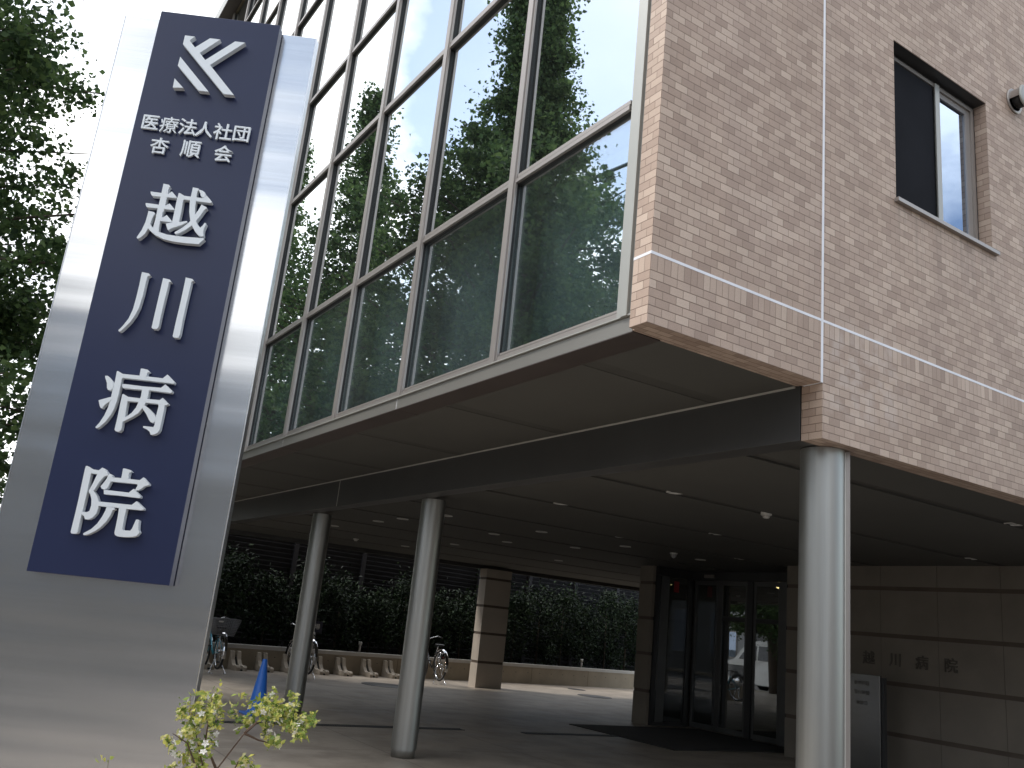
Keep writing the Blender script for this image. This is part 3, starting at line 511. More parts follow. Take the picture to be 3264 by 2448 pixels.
# entrance
E_ = B('entrance_header', DKFRAME, H, (11.33, 12.32, 12.50, 12.60, 2.63, 2.785), (12.2, 12.32, 9.48, 12.50, 2.63, 2.785))
B('sensor_box', FRAME, E_, (12.17, 12.2, 11.93, 12.18, 2.67, 2.73))
S_ = B('side_glazing', glass_mat('side_glass', (.4, .42, .4), .08, .28, (.95, .97, 1)), H, (11.42, 12.14, 12.552, 12.56, .06, 2.62))
B('frame', DKFRAME, S_, (11.33, 11.42, 12.53, 12.60, 0, 2.628), (12.14, 12.26, 12.53, 12.60, 0, 2.628), (11.421, 12.139, 12.53, 12.60, 0, .058))
B('frame_stile', DKFRAME2, S_, (11.46, 11.66, 12.545, 12.5515, .02, 2.62))
def leaf(y0, y1, name='sliding_door', x=12.26):
    g = B(name, GLASS_D, H, (x + .01, x + .02, y0 + .05, y1 - .05, .10, 2.55))
    B('door_frame', DKFRAME2, g, (x, x + .04, y0, y0 + .05, .02, 2.628), (x, x + .04, y1 - .05, y1, .02, 2.628), (x + .002, x + .038, y0 + .05, y1 - .05, .02, .10), (x + .002, x + .038, y0 + .05, y1 - .05, 2.55, 2.626))
    return g
d1 = leaf(11.84, 12.50); d2 = leaf(11.18, 11.835); d3 = leaf(10.44, 11.04, 'side_light')
B('stripe', DKFRAME, d2, (12.262, 12.268, 11.24, 11.78, 1.92, 2.0))
B('stripe', DKFRAME, d3, (12.262, 12.268, 10.5, 10.98, 1.92, 2.0))
B('door_post', DKFRAME, H, (12.24, 12.32, 11.045, 11.175, 0, 2.628)); B('door_post', DKFRAME2, H, (12.24, 12.32, 10.30, 10.435, 0, 2.628))
B('side_light', GLASS_D, H, (12.27, 12.28, 9.48, 10.295, .1, 2.62))
RED = mat('sticker_red', (.28, .02, .025), .6)
st = B('door_sticker', RED, H, (11.772, 11.90, 12.546, 12.5495, 2.36, 2.56))
# lobby behind the doors
B('lobby', INT, H, (12.33, 17, 12.45, 12.55, 0, 2.78), (17, 17.1, 9.5, 12.55, 0, 2.78), (12.33, 17, 9.3, 9.4, 0, 2.78))
B('lobby_floor', mat('lobby_floor_stone', (.22, .19, .16), .3), H, (12.33, 17, 9.4, 12.45, .004, .02))
LMP, nt, p = new_mat('lamp_glow'); p.inputs['Emission Color'].default_value = (1.0, .78, .35, 1); p.inputs['Emission Strength'].default_value = 6; p.inputs['Base Color'].default_value = (.9, .8, .5, 1)
def ball(mb, c, r): return mb.lathe([(0, -r)] + [(r * math.cos(t), r * math.sin(t)) for t in np.linspace(-1.4, 1.4, 8)] + [(0, r)], c, n=14)
ln = empty('lobby_lamp', (12.9, 10.85, 2.78), 'small glowing yellow lamp hanging from the lobby ceiling behind the glass doors', 'lamp')
l_ = MB(); ball(l_, (13.0, 11.14, 2.62), .035); l_.build('bulb', LMP, ln)
l_ = MB(); l_.cyl((13.0, 11.14, 2.65), (13.0, 11.14, 2.78), .006); l_.build('stem', DKFRAME, ln)
# window in the tiled wall
Wn = B('window', DKFRAME, H, (wx0, wx1, 3.532, 3.588, wz0, wz0 + .03), (wx0, wx1, 3.532, 3.588, wz1 - .03, wz1), (wx0, wx0 + .03, 3.532, 3.588, wz0 + .03, wz1 - .03), (wx1 - .03, wx1, 3.532, 3.588, wz0 + .03, wz1 - .03))
B('window_frame', FRAME, Wn, (wx0 + .03, wx1 - .03, 3.52, 3.56, wz1 - .062, wz1 - .031), (wx0 + .03, wx1 - .03, 3.52, 3.56, wz0 + .031, wz0 + .055), (wx1 - .065, wx1 - .031, 3.521, 3.559, wz0 + .055, wz1 - .062))
B('meeting_stile', FRAME_L, Wn, (5.805, 5.862, 3.508, 3.5185, wz0 + .031, wz1 - .035))
SCR = mat('insect_screen', (.016, .017, .021), .95, var=.1, spec=.1)
B('insect_screen', SCR, Wn, (wx0 + .031, 5.804, 3.53, 3.5335, wz0 + .056, wz1 - .063))
B('sash', FRAME, Wn, (5.863, 5.885, 3.535, 3.562, wz0 + .056, wz1 - .063), (6.255, 6.322, 3.535, 3.562, wz0 + .056, wz1 - .063), (5.885, 6.255, 3.535, 3.562, wz0 + .056, wz0 + .11), (5.885, 6.255, 3.535, 3.562, wz1 - .11, wz1 - .063))
B('window_pane', GLASS_W, Wn, (5.885, 6.255, 3.545, 3.551, wz0 + .11, wz1 - .11))
B('window_room', INT, H, (5.0, 6.6, 4.2, 4.3, 4.6, 6.2)); B('curtain', mat('curtain_cloth', (.35, .38, .4), .9), Wn, (6.08, 6.24, 3.62, 3.64, wz0 + .05, wz1 - .05))
B('sill', FRAME, Wn, (wx0 - .02, wx1 + .045, 3.395, 3.531, wz0 - .030, wz0 - .001))
B('header_reveal', DKFRAME, Wn, (wx0 + .001, wx1 - .001, 3.436, 3.5315, wz1 - .003, wz1 - .0005))
# vent hood
vh = empty('vent_hood', (6.83, 3.43, 6.17), 'round grey metal vent hood on the tiled wall, right of the window', 'vent hood')
m = MB(); m.lathe([(0, 0), (.112, 0), (.112, -.012), (.09, -.012)], (0, 0, 0), n=32, axis='Y'); m.build('flange', FRAME, vh, local=True)
m = MB()
n_ = 32
for i in range(n_):      # open below and at the left: only the upper part of the drum is closed
    t0, t1 = 2 * math.pi * i / n_, 2 * math.pi * (i + 1) / n_
    if math.sin(t0) > -.05:
        q = []
        for t in (t0, t1):
            for y in (-.012, -.10): q.append((.092 * math.cos(t), y, .092 * math.sin(t)))
        m.add(q, [(0, 1, 3, 2)], True)
m.build('drum', FRAME, vh, local=True)
m = MB(); m.lathe([(.0, -.118), (.07, -.118), (.1, -.112), (.108, -.100), (.10, -.096), (0, -.096)], (0, 0, 0), n=40, axis='Y'); m.build('cover_disc', FRAME_L, vh, local=True)
m = MB(); m.lathe([(.0, -.02), (.075, -.02), (.075, -.09), (0, -.09)], (0, 0, 0), n=24, axis='Y'); m.build('damper', GASK, vh, local=True)
# downlights, detectors
WHT = mat('white_plastic', (.55, .54, .51), .4, var=.03)
dl = empty('downlight', (0, 0, 2.786), 'small round white downlight set in the dark ceiling under the building', 'downlight', 'downlights in the ceiling under the building')
m = MB(); m.lathe([(.085, 0), (.088, -.008), (.07, -.010), (.062, -.002)], n=24); m.build('trim_ring', WHT, dl, local=True)
m = MB(); m.lathe([(.062, -.002), (.055, .003), (0, .004)], n=20); m.build('lens', mat('lens_grey', (.6, .6, .58), .25), dl, local=True)
for i, (x, y) in enumerate([(5.66, 6.08), (5.67, 7.89), (5.67, 10.5), (5.62, 11.72), (5.62, 12.56), (8.16, 4.31), (8.06, 7.9), (8.01, 9.65), (7.22, 10.47), (7.2, 11.72), (7.98, 12.55), (8.01, 14.38), (8.8, 10.49), (8.79, 11.74), (10.44, 9.70), (10.42, 10.53), (10.6, 6.15), (5.64, 14.4), (10.4, 14.4), (8.0, 16.4)]):
    o = dl if i == 0 else copy_tree(dl)
    inslot = any(abs(y - s_) < .06 for s_ in slots)
    o.location = (x, y, 2.800 if inslot else 2.786)
def detector(x, y, name, label, r=.055, dome=False):
    t = empty(name, (x, y, 2.786), label, 'smoke detector' if not dome else 'ceiling camera')
    m = MB(); m.lathe([(r, .016), (r, -.012), (r * .8, -.02)], n=24); m.build('base', WHT, t, local=True)
    m = MB()
    if dome: m.lathe([(r * .8, -.02), (r * .72, -.05), (r * .4, -.075), (0, -.085)], n=24); m.build('dome', mat('dome_grey', (.3, .3, .3), .2), t, local=True)
    else: m.lathe([(r * .62, -.02), (r * .62, -.038), (r * .4, -.045), (0, -.046)], n=24); m.build('chamber', WHT, t, local=True)
detector(6.92, 6.10, 'smoke_detector', 'cream smoke detector hanging from a ceiling slot left of the thick front column')
detector(9.62, 10.3, 'dome_camera', 'small round dome fixture on the ceiling in front of the glass entrance', .06, True)
detector(6.92, 16.4, 'smoke_detector', 'tiny pale detector on the far left part of the ceiling')

# lettering on the stone wall
def text_mesh(body, name, size, m, M4, ext=.005, off=0.0, parent=None, res=3):
    cu = bpy.data.curves.new(name, 'FONT'); cu.body = body; cu.size = size; cu.extrude = ext; cu.offset = off; cu.align_x = 'CENTER'; cu.align_y = 'CENTER'; cu.resolution_u = res
    t = bpy.data.objects.new('tmp_text', cu); COL.objects.link(t); bpy.context.view_layer.update()
    me = bpy.data.meshes.new_from_object(t.evaluated_get(bpy.context.evaluated_depsgraph_get()))
    bpy.data.objects.remove(t)
    if len(me.vertices):
        co = np.empty(len(me.vertices) * 3); me.vertices.foreach_get('co', co); co = co.reshape(-1, 3)
        c = (co.max(0) + co.min(0)) / 2; c[2] = 0
        co -= c; me.vertices.foreach_set('co', co.ravel())
    me.transform(M4); me.materials.clear(); me.materials.append(m); me.name = name
    o = bpy.data.objects.new(name, me); COL.objects.link(o)
    if parent is not None: adopt(o, parent)
    return o
def frame4(origin, ex, ez):
    """matrix that puts text (x right, y up) on a wall: ex = right direction, ez = up"""
    ex, ez = Vector(ex), Vector(ez); n = ex.cross(ez)
    return Matrix(((ex.x, ez.x, n.x, origin[0]), (ex.y, ez.y, n.y, origin[1]), (ex.z, ez.z, n.z, origin[2]), (0, 0, 0, 1)))
BRZ = mat('bronze_letter', (.11, .098, .084), .45, .4)
wl_ = empty('wall_lettering', (11.25, 7.5, 1.52), 'row of dark metal characters on the stone wall right of the front column', 'lettering')
for ch, y in (('会', 8.42), ('越', 8.02), ('川', 7.615), ('病', 7.22), ('院', 6.815)):
    text_mesh(ch, 'character', .19, BRZ, frame4((11.243, y, 1.525), (0, -1, 0), (0, 0, 1)), .006, .002, wl_)
# information stele
sl = empty('information_stele', (10.72, 7.76, 0), 'brushed steel information board standing behind the thick front column', 'information board')
STELE = steel('stele_steel', (.30, .30, .30), .26, stretch=(1, 1, 30))
B('board', STELE, sl, (10.70, 10.74, 7.47, 8.06, .0, 1.30), bevel=.003)
B('side_plate', DKFRAME, sl, (10.741, 10.80, 7.44, 7.52, .0, 1.28))
for s_, z in (('診療科目', 1.19), ('受付時間', 1.07), ('休診日', .94)):
    text_mesh(s_, 'inscription', .058, BRZ, frame4((10.698, 7.74, z), (0, -1, 0), (0, 0, 1)), .001, .0005, sl)

# ------------------------------------------------------------ things on the paving
GRATE = mat('drain_grate', (.05, .05, .05), .5, .4)
def drain(x0, x1, y, label):
    t = empty('drain_grate', ((x0 + x1) / 2, y, 0), label, 'drain')
    m = MB(); m.box(x0, x1, y - .07, y + .07, .001, .0035); m.build('channel', GASK, t)
    m = MB(); x = x0 + .01
    while x < x1: m.box(x, x + .012, y - .06, y + .06, .0036, .008); x += .03
    m.box(x0, x1, y - .072, y - .06, .0036, .009); m.box(x0, x1, y + .06, y + .072, .0036, .009); m.build('grille', GRATE, t)
drain(3.0, 6.7, 11.2, 'long dark drain grate crossing the paving behind the middle column')
drain(7.6, 9.9, 11.02, 'dark drain grate in the paving in front of the entrance mat')
def manhole(x, y, r, label):
    m = MB(); m.lathe([(0, .006), (r * .93, .006), (r * .94, .003), (r, .007), (r, .0015)], (x, y, 0), n=40)
    tag(m.build('manhole_cover', GRATE), label, 'manhole cover')
manhole(14.28, 17.8, .42, 'largest dark manhole cover in the bright paving right of the stone pillar')
manhole(15.1, 19.6, .24, 'small manhole cover close to the low concrete wall')
manhole(8.5, 17.5, .50, 'dark round manhole cover in front of the bicycle racks')
tag(B('door_mat', mat('mat_fibre', (.035, .033, .032), .95, var=.2, bump=.5, bscale=200), None, (9.3, 12.2, 9.75, 12.2, .001, .012)), 'large dark mat on the paving in front of the glass entrance', 'door mat')
# traffic cone
cn = empty('traffic_cone', (4.03, 12.0, 0), 'plain blue plastic traffic cone standing left of the thin far column', 'traffic cone')
BLUE = mat('cone_plastic', (.02, .13, .50), .45, var=.06)
m = MB(); m.lathe([(.135, .03), (.125, .05), (.03, .69), (.022, .70), (.0, .70)], n=32); m.build('cone_body', BLUE, cn, local=True)
B('base', BLUE, None, (-.18, .18, -.18, .18, 0, .03), bevel=.01)
o = [x for x in COL.objects if x.name.startswith('base') and x.parent is None][-1]; adopt(o, cn, True)
# kerb wall, hedge, fence  (slightly skewed line)
KA, KB = Vector((3.4, 18.99)), Vector((27.0, 22.42))
kd = (KB - KA).normalized(); kn = Vector((-kd.y, kd.x)); kang = math.atan2(kd.y, kd.x)
KL = (KB - KA).length
TK = Matrix.Translation((KA.x, KA.y, 0)) @ Matrix.Rotation(kang, 4, 'Z')
lw_ = empty('low_wall', (KA.x, KA.y, 0), 'low concrete wall with a pale cap in front of the dark hedge', 'low wall')
m = MB(); q = 0
for s_ in np.arange(0, KL, 2.2): m.box(s_ + .006, min(KL, s_ + 2.2) - .006, 0, .16, 0, .42, T=TK)
m.build('wall_panel', CONC, lw_)
m = MB(); m.box(0, KL, .012, .15, 0, .418, T=TK); m.build('joint_core', BAND, lw_)
m = MB(); m.box(0, KL, -.015, .18, .42, .50, T=TK); m.build('cap', CONCL, lw_, bevel=.004)
m = MB()
for s_ in np.arange(.3, KL, .44): m.cyl(TK @ Vector((s_, -.002, .28)), TK @ Vector((s_, .01, .28)), .012, n=10)
m.build('tie_hole', GASK, lw_)
tag(B('planting_bed', SOIL, None, (3.4, 20, 21.6, 24.2, 0.0, .02)), 'dark soil of the planting bed behind the low wall', 'soil', kind='structure')
m = MB(); m.box(0, KL, .17, 2.1, 0.0, .38, T=TK); tag(m.build('planting_soil', SOIL), 'dark raised soil between the low wall and the louvre fence', 'soil', kind='structure')
fe = empty('louvre_fence', (KA.x, KA.y + 2, 0), 'tall dark louvre fence behind the hedge, up to the ceiling line', 'fence')
m = MB(); m2 = MB()
for z in np.arange(.5, 3.6, .115):
    T = TK @ Matrix.Translation((0, 2.2, z)) @ Matrix.Rotation(rad(38), 4, 'X'); m.box(0.6, KL, -.006, .006, -.055, .055, T=T)
m.build('louvre', FENCEM, fe)
m2.box(.6, KL, 2.30, 2.32, 0, 3.65, T=TK); m2.build('backing', GASK, fe)
for s_ in np.arange(.6, KL, 2.0):
    m2 = MB(); m2.box(s_ - .06, s_ + .06, 2.12, 2.29, 0, 3.65, T=TK); m2.build('fence_post', FENCEM, fe)
# hedge: single shrubs
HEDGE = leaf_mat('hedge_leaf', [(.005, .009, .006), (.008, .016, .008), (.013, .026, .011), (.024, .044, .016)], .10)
BARK = mat('bark', (.075, .058, .045), .9, var=.3, scale=12, bump=.6, bscale=40, stretch=(3, 3, .6))
def shrub_mesh(seed, h):
    rng = np.random.default_rng(seed); pts = []
    n = 2600
    for k in range(26):
        zc = rng.uniform(.35, h); r = (.62 if zc < h * .7 else .62 * (h - zc) / (h * .3) + .08)
        an = rng.uniform(0, 6.28); c = np.array([math.cos(an) * r * rng.uniform(.2, 1), math.sin(an) * r * rng.uniform(.2, 1), zc])
        pts.append(c + rng.normal(0, 1, (n // 26, 3)) * np.array([.16, .16, .2]))
    return np.concatenate(pts)
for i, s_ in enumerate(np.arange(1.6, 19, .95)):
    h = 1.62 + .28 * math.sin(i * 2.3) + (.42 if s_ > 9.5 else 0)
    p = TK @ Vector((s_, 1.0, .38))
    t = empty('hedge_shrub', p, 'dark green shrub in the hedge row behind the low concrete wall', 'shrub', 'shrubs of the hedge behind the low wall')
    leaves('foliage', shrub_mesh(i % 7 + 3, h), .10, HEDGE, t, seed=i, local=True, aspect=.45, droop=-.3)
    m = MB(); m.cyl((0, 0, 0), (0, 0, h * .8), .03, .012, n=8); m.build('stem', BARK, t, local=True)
# garden lights and the bicycle parking sign on the low wall
for s_, lb in ((5.55, 'short grey garden light on the low wall, left of the middle column'), (13.0, 'short grey garden light on the low wall, right of the stone pillar')):
    p = TK @ Vector((s_, .1, .50)); t = empty('garden_light', p, lb, 'garden light')
    m = MB(); m.cyl((0, 0, 0), (0, 0, .16), .025); m.build('stem', FRAME, t, local=True)
    m = MB(); m.cyl((0, 0, .16), (0, 0, .24), .04); m.build('head', FRAME_L, t, local=True)
sg = empty('bicycle_parking_sign', TK @ Vector((3.95, .08, .5)), 'small dark sign with white characters on a thin post above the low wall', 'sign')
m = MB(); m.cyl(TK @ Vector((4.3, .08, .5)), TK @ Vector((4.3, .08, .9)), .018); m.build('post', FRAME, sg)
m = MB(); m.box(3.85, 4.46, .05, .065, .87, 1.11, T=TK); m.build('board', mat('sign_navy', (.02, .022, .04), .5), sg)
p = TK @ Vector((4.19, .047, .99)); text_mesh('駐輪場', 'lettering', .135, WHT, frame4(p, (kd.x, kd.y, 0), (0, 0, 1)), .002, .002, sg)
# bicycle racks
def rack_local():
    prof = [(0, 0), (-.46, 0), (-.46, .07), (-.42, .10), (-.33, .105), (-.27, .09), (-.19, .12), (-.12, .20), (-.085, .30), (-.07, .36), (0, .37)]
    t = empty('bicycle_rack', (0, 0, 0), 'tmp', 'bicycle rack', 'concrete bicycle racks along the low wall')
    for sx in (-1, 1):
        m = MB(); m.prism(prof, lambda a, b, d, sx=sx: (d * sx, a, b), .028, .115); m.build('cheek', RACKM, t, bevel=.006, local=True)
    m = MB(); m.prism([(0, 0), (-.44, 0), (-.44, .03), (-.2, .05), (-.05, .25), (0, .25)], lambda a, b, d: (d, a, b), -.028, .028); m.build('groove', BLK, t, local=True)
    return t
rk = rack_local()
rl = ['concrete bicycle rack under the rear wheel of the teal bicycle', 'empty concrete rack just right of the teal bicycle', 'empty concrete rack above the tip of the blue cone', 'concrete rack of the bicycle hidden behind the far column', 'empty concrete rack just right of the far column', 'middle one of the empty racks between the two columns', 'empty rack left of the manhole cover, second from the middle column', 'empty concrete rack partly hidden behind the middle column', 'concrete rack holding the black bicycle by the stone pillar']
for i, x in enumerate((5.12, 5.82, 6.42, 7.02, 7.74, 8.34, 9.02, 9.62, 10.34)):
    o = rk if i == 0 else copy_tree(rk)
    s_ = (x - KA.x) / kd.x; p = TK @ Vector((s_, -.01, 0)); o.location = p; o.rotation_euler = (0, 0, kang); o['label'] = rl[i]
# bicycles: local frame, rear axle over the origin, front wheel towards +y
def bicycle(loc, rz, paint, label, basket=False, reflector=False):
    P_ = mat('bicycle_paint_' + label.split()[0], paint, .35, .2, var=.03)
    t = empty('bicycle', loc, label, 'bicycle', rz=rz)
    lift, R = .075, .325
    def wheel(y, z, nm):
        m = MB(); m.tube([(0, y + R * math.cos(a), z + R * math.sin(a)) for a in np.linspace(0, 2 * math.pi, 40, endpoint=False)], .021, n=8, closed=True)
        w_ = m.build(nm, BLK, t, local=True)
        m = MB(); m.tube([(0, y + (R - .025) * math.cos(a), z + (R - .025) * math.sin(a)) for a in np.linspace(0, 2 * math.pi, 36, endpoint=False)], .011, n=6, closed=True)
        m.cyl((-.045, y, z), (.045, y, z), .022); m.build('rim', CHROME, w_, local=True)
        m = MB()
        for a in np.linspace(0, 2 * math.pi, 20, endpoint=False): m.tube([(.02 * (1 if int(a * 10) % 2 else -1), y, z), (0, y + (R - .03) * math.cos(a), z + (R - .03) * math.sin(a))], .0018, n=4)
        m.build('spokes', CHROME, w_, local=True)
    zr = R + .018 + lift
    wheel(0, zr, 'rear_wheel'); wheel(1.04, R + .018, 'front_wheel')
    m = MB()
    for y, z, a0, a1 in ((0, zr, 30, 200), (1.04, R + .018, 5, 150)):
        for k in range(14):
            q = []
            for aa in (a0 + (a1 - a0) * k / 14, a0 + (a1 - a0) * (k + 1) / 14):
                for x, rr in ((-.034, R + .026), (0, R + .042), (.034, R + .026)): q.append((x, y + rr * math.cos(rad(aa)), z + rr * math.sin(rad(aa))))
            m.add(q, [(0, 1, 4, 3), (1, 2, 5, 4)], True)
    m.build('mudguard', CHROME, t, local=True)
    bb = (0, .44, .33); hd = (0, .86, .78); sp = (0, .27, .74)
    m = MB(); m.tube([bb, sp], .016); m.tube([(0, .84, .70), (0, .60, .42), bb], .018); m.tube([(0, .82, .80), (0, .90, .56)], .02)
    for s_ in (-1, 1):
        m.tube([bb, (.055 * s_, 0, zr)], .010); m.tube([(0, .28, .70), (.055 * s_, 0, zr)], .009); m.tube([(.02 * s_, .90, .58), (.05 * s_, .95, .5), (.05 * s_, 1.04, R)], .010)
    m.build('frame', P_, t, local=True)
    m = MB(); m.tube([sp, (0, .25, .84)], .012); m.build('seat_post', CHROME, t, local=True)
    m = MB(); m.add([(-.10, .10, .86), (.10, .10, .86), (-.11, .18, .875), (.11, .18, .875), (-.04, .30, .87), (.04, .30, .87), (-.02, .39, .865), (.02, .39, .865)] + [(-.07, .10, .82), (.07, .10, .82), (-.08, .18, .825), (.08, .18, .825), (-.03, .30, .835), (.03, .30, .835), (-.015, .39, .84), (.015, .39, .84)],
                      [(0, 1, 3, 2), (2, 3, 5, 4), (4, 5, 7, 6), (8, 10, 11, 9), (10, 12, 13, 11), (12, 14, 15, 13), (0, 8, 9, 1), (6, 7, 15, 14), (0, 2, 10, 8), (2, 4, 12, 10), (4, 6, 14, 12), (1, 9, 11, 3), (3, 11, 13, 5), (5, 13, 15, 7)])
    m.build('saddle', BLK, t, bevel=.008, local=True)
    m = MB(); m.tube([(-.27, .66, 1.0), (-.20, .78, 1.03), (-.06, .83, .98), (0, .82, .95), (.06, .83, .98), (.20, .78, 1.03), (.27, .66, 1.0)], .011); m.tube([(0, .82, .95), (0, .82, .80)], .012)
    hb = m.build('handlebar', CHROME, t, local=True)
    for s_ in (-1, 1):
        m = MB(); m.tube([(.205 * s_, .77, 1.03), (.275 * s_, .65, 1.0)], .016); m.build('grip', BLK, hb, local=True)
    for s_ in (-1, 1):
        m = MB(); m.tube([(.07 * s_, .0, zr), (.075 * s_, .05, .2), (.16 * s_, -.06, .01), (.10 * s_, -.14, .008)], .007); m.build('stand_leg', CHROME, t, local=True)
    m = MB(); m.lathe([(.085, -.004), (.085, .004)], (0, 0, 0), n=24, T=Matrix.Translation((.06, .44, .33)) @ Matrix.Rotation(rad(90), 4, 'Y'))
    m.tube([(.07, .44, .33), (.08, .50, .18)], .008); m.box(.08, .17, .46, .54, .165, .19); m.tube([(-.07, .44, .33), (-.08, .38, .48)], .008); m.box(-.17, -.08, .34, .42, .47, .495); m.build('crank', BLK, t, local=True)
    m = MB(); m.tube([(.045, .28, .66), (.06, -.12, .70)], .006); m.tube([(-.045, .28, .66), (-.06, -.12, .70)], .006)
    for s_ in (-1, 1): m.tube([(.055 * s_, -.08, .70), (.06 * s_, 0, zr)], .005)
    m.build('carrier', CHROME, t, local=True)
    if basket:
        m = MB()
        bt, tp = (-.17, .17, -.17, .17, .715), (-.245, .245, -.24, .24, 1.02)
        def ring(f_):
            x0, x1, y0, y1, z = [bt[k] + (tp[k] - bt[k]) * f_ for k in range(5)]; return [(x0, y0, z), (x1, y0, z), (x1, y1, z), (x0, y1, z)]
        for f_ in np.linspace(0, 1, 11): m.tube(ring(f_), .005 if f_ < .99 else .009, n=4, closed=True)
        r0, r1 = ring(0), ring(1)
        for k in range(4):
            for q in np.linspace(0, 1, 14)[:-1]:
                A0 = Vector(r0[k]).lerp(Vector(r0[(k + 1) % 4]), q); A1 = Vector(r1[k]).lerp(Vector(r1[(k + 1) % 4]), q); m.tube([A0, A1], .004, n=4)
        m.box(-.17, .17, -.17, .17, .712, .718)
        bk = m.build('basket', mat('basket_wire', (.22, .22, .23), .5, .3), t, local=True)
        m = MB(); m.box(-.19, -.10, -.247, -.241, .955, .985); m.build('basket_label', WHT, bk, local=True)
    if reflector:
        m = MB(); m.box(-.05, .05, -.10, -.075, .555, .63); rf = m.build('tail_light', BLK, t, local=True, bevel=.004)
        m = MB(); m.box(-.018, .018, -.106, -.1005, .58, .615); m.build('reflector', RED, rf, local=True)
    return t
bicycle((5.12, 17.98, 0), 0, (.06, .30, .40), 'teal bicycle with a large grey wire basket behind the saddle, beside the steel pylon', basket=True)
bicycle((7.00, 18.1, 0), 0, (.05, .05, .06), 'bicycle mostly hidden behind the far column, only its silver mudguard showing', reflector=False)
bicycle((10.33, 18.55, 0), rad(-4), (.02, .02, .022), 'black bicycle with a red tail light parked by the pale stone pillar', reflector=True)

# ------------------------------------------------------------ the pylon sign
PX, PY = 0.197, 4.063
ex = Vector((math.cos(rad(-30.13)), math.sin(rad(-30.13)), 0)); nn = Vector((ex.y, -ex.x, 0))      # nn points to the camera
def PP(s, z, d): return Vector((PX + ex.x * s + nn.x * d, PY + ex.y * s + nn.y * d, z))
py = empty('pylon_sign', PP(.445, 0, -.1), 'tall brushed steel pylon with a navy panel of raised silver characters and emblem', 'pylon sign')
def pbox(m, s0, s1, z0, z1, d0, d1):
    vs = [PP(s, z, d) for z in (z0, z1) for d in (d0, d1) for s in (s0, s1)]
    return m.add(vs, [(0, 2, 3, 1), (4, 5, 7, 6), (0, 1, 5, 4), (2, 6, 7, 3), (0, 4, 6, 2), (1, 3, 7, 5)])
pbox(MB(), 0.0, .889, 0, 4.0, -.045, 0).build('steel_plate', PYLON, py, bevel=.002)
m = MB(); pbox(m, .8893, .8915, 0, 4.0, -.046, .0005); pbox(m, -.0025, -.0003, 0, 4.0, -.046, .0005); m.build('edge_strip', PYLON_E, py)
pbox(MB(), .10, .79, 0, 3.9, -.25, -.0455).build('core', PYLON, py)
pan = pbox(MB(), .184, .731, 1.466, 4.0035, .008, .06).build('navy_panel', NAVY, py, bevel=.002)
pbox(MB(), .192, .723, 1.475, 3.99, .0002, .0078).build('panel_backing', GASK, pan)
NM = {'koshi': 'character', 'kawa': 'character', 'byou': 'character', 'in': 'character', 'emblem': 'emblem'}
for k, polys in GLYPHS.items():
    m = MB()
    for i, pl in enumerate(polys):
        ar = sum(pl[j][0] * pl[(j + 1) % len(pl)][1] - pl[(j + 1) % len(pl)][0] * pl[j][1] for j in range(len(pl)))
        if ar < 0: pl = pl[::-1]
        m.prism([tuple(q) for q in pl], lambda a_, b_, d: PP(a_, b_, d), .067 + .0001 * i, .092 + .00025 * i)
    m.build(NM[k], LETT, pan)
for ch, s_, z, h in SMALL:
    o_ = PP(s_, z, .072); text_mesh(ch, 'small_character', h * 1.10, LETT, frame4(o_, ex, (0, 0, 1)), .005, .0002 if ch == '療' else .0010, pan, res=2)

# ------------------------------------------------------------ flowering shrub in front of the pylon
ABE = leaf_mat('variegated_leaf', [(.10, .16, .04), (.20, .27, .06), (.38, .42, .10), (.55, .50, .12), (.62, .60, .34)], .35)
FLW = leaf_mat('petal', [(.75, .72, .68), (.85, .85, .82)], .3)
ab = empty('flowering_shrub', (.93, 3.05, 0), 'yellow-green variegated shrub with small white flowers at the foot of the pylon', 'shrub')
twigs = [  # stems from the ground to their tips (world metres)
 [(.93, 3.05, 0), (.90, 3.02, .6), (.87, 3.0, .92), (.79, 2.98, 1.10)], [(.93, 3.05, 0), (.93, 3.0, .6), (.91, 3.0, .92), (.98, 3.0, 1.03), (1.07, 3.0, 1.11)],
 [(.93, 3.05, .5), (.86, 3.0, .9), (.80, 2.98, 1.0), (.745, 2.96, 1.03)], [(.98, 3.0, 1.03), (1.04, 3.02, 1.08), (1.11, 3.02, 1.10), (1.175, 3.02, 1.045)],
 [(.91, 3.0, .92), (.86, 3.0, 1.0), (.85, 2.98, 1.14)], [(.93, 3.05, .5), (.94, 3.0, .85), (.97, 2.98, .95), (1.02, 2.98, .97)], [(.98, 3.0, 1.03), (1.03, 3.0, 1.01), (1.08, 3.0, 1.0)]]
m = MB(); lp, fp = [], []
rng = np.random.default_rng(5)
for pts in twigs: m.tube(pts, [.0045 - .0034 * i / (len(pts) - 1) for i in range(len(pts))], n=6)
for cx, cz, sx, sz, n_c in ((.80, 1.055, .028, .04, 15), (.86, 1.09, .03, .03, 9), (.83, .98, .035, .04, 12), (.88, .90, .045, .03, 8), (.955, 1.125, .016, .008, 1), (1.05, 1.10, .035, .022, 13), (1.10, 1.07, .03, .03, 11), (1.16, 1.055, .02, .02, 6), (1.07, 1.015, .025, .02, 5), (1.00, 1.07, .02, .015, 3), (.985, .945, .03, .02, 3), (.755, 1.0, .012, .01, 2)):
    for q in range(n_c):     # little sprays, each a handful of leaves
        c0 = np.array([rng.normal(cx, sx), 3.0 + rng.normal(0, .05), rng.normal(cz, sz)]); dr = rng.normal(0, 1, 3); dr /= np.linalg.norm(dr)
        for k in range(24):
            c = c0 + dr * (k / 24 - .5) * .06 + rng.normal(0, .008, 3); (fp if rng.uniform() < .03 else lp).append(c)
m.build('stems', mat('twig', (.10, .06, .04), .8), ab)
leaves('foliage', np.array(lp), .0195, ABE, ab, seed=2, aspect=.6, droop=-.2)
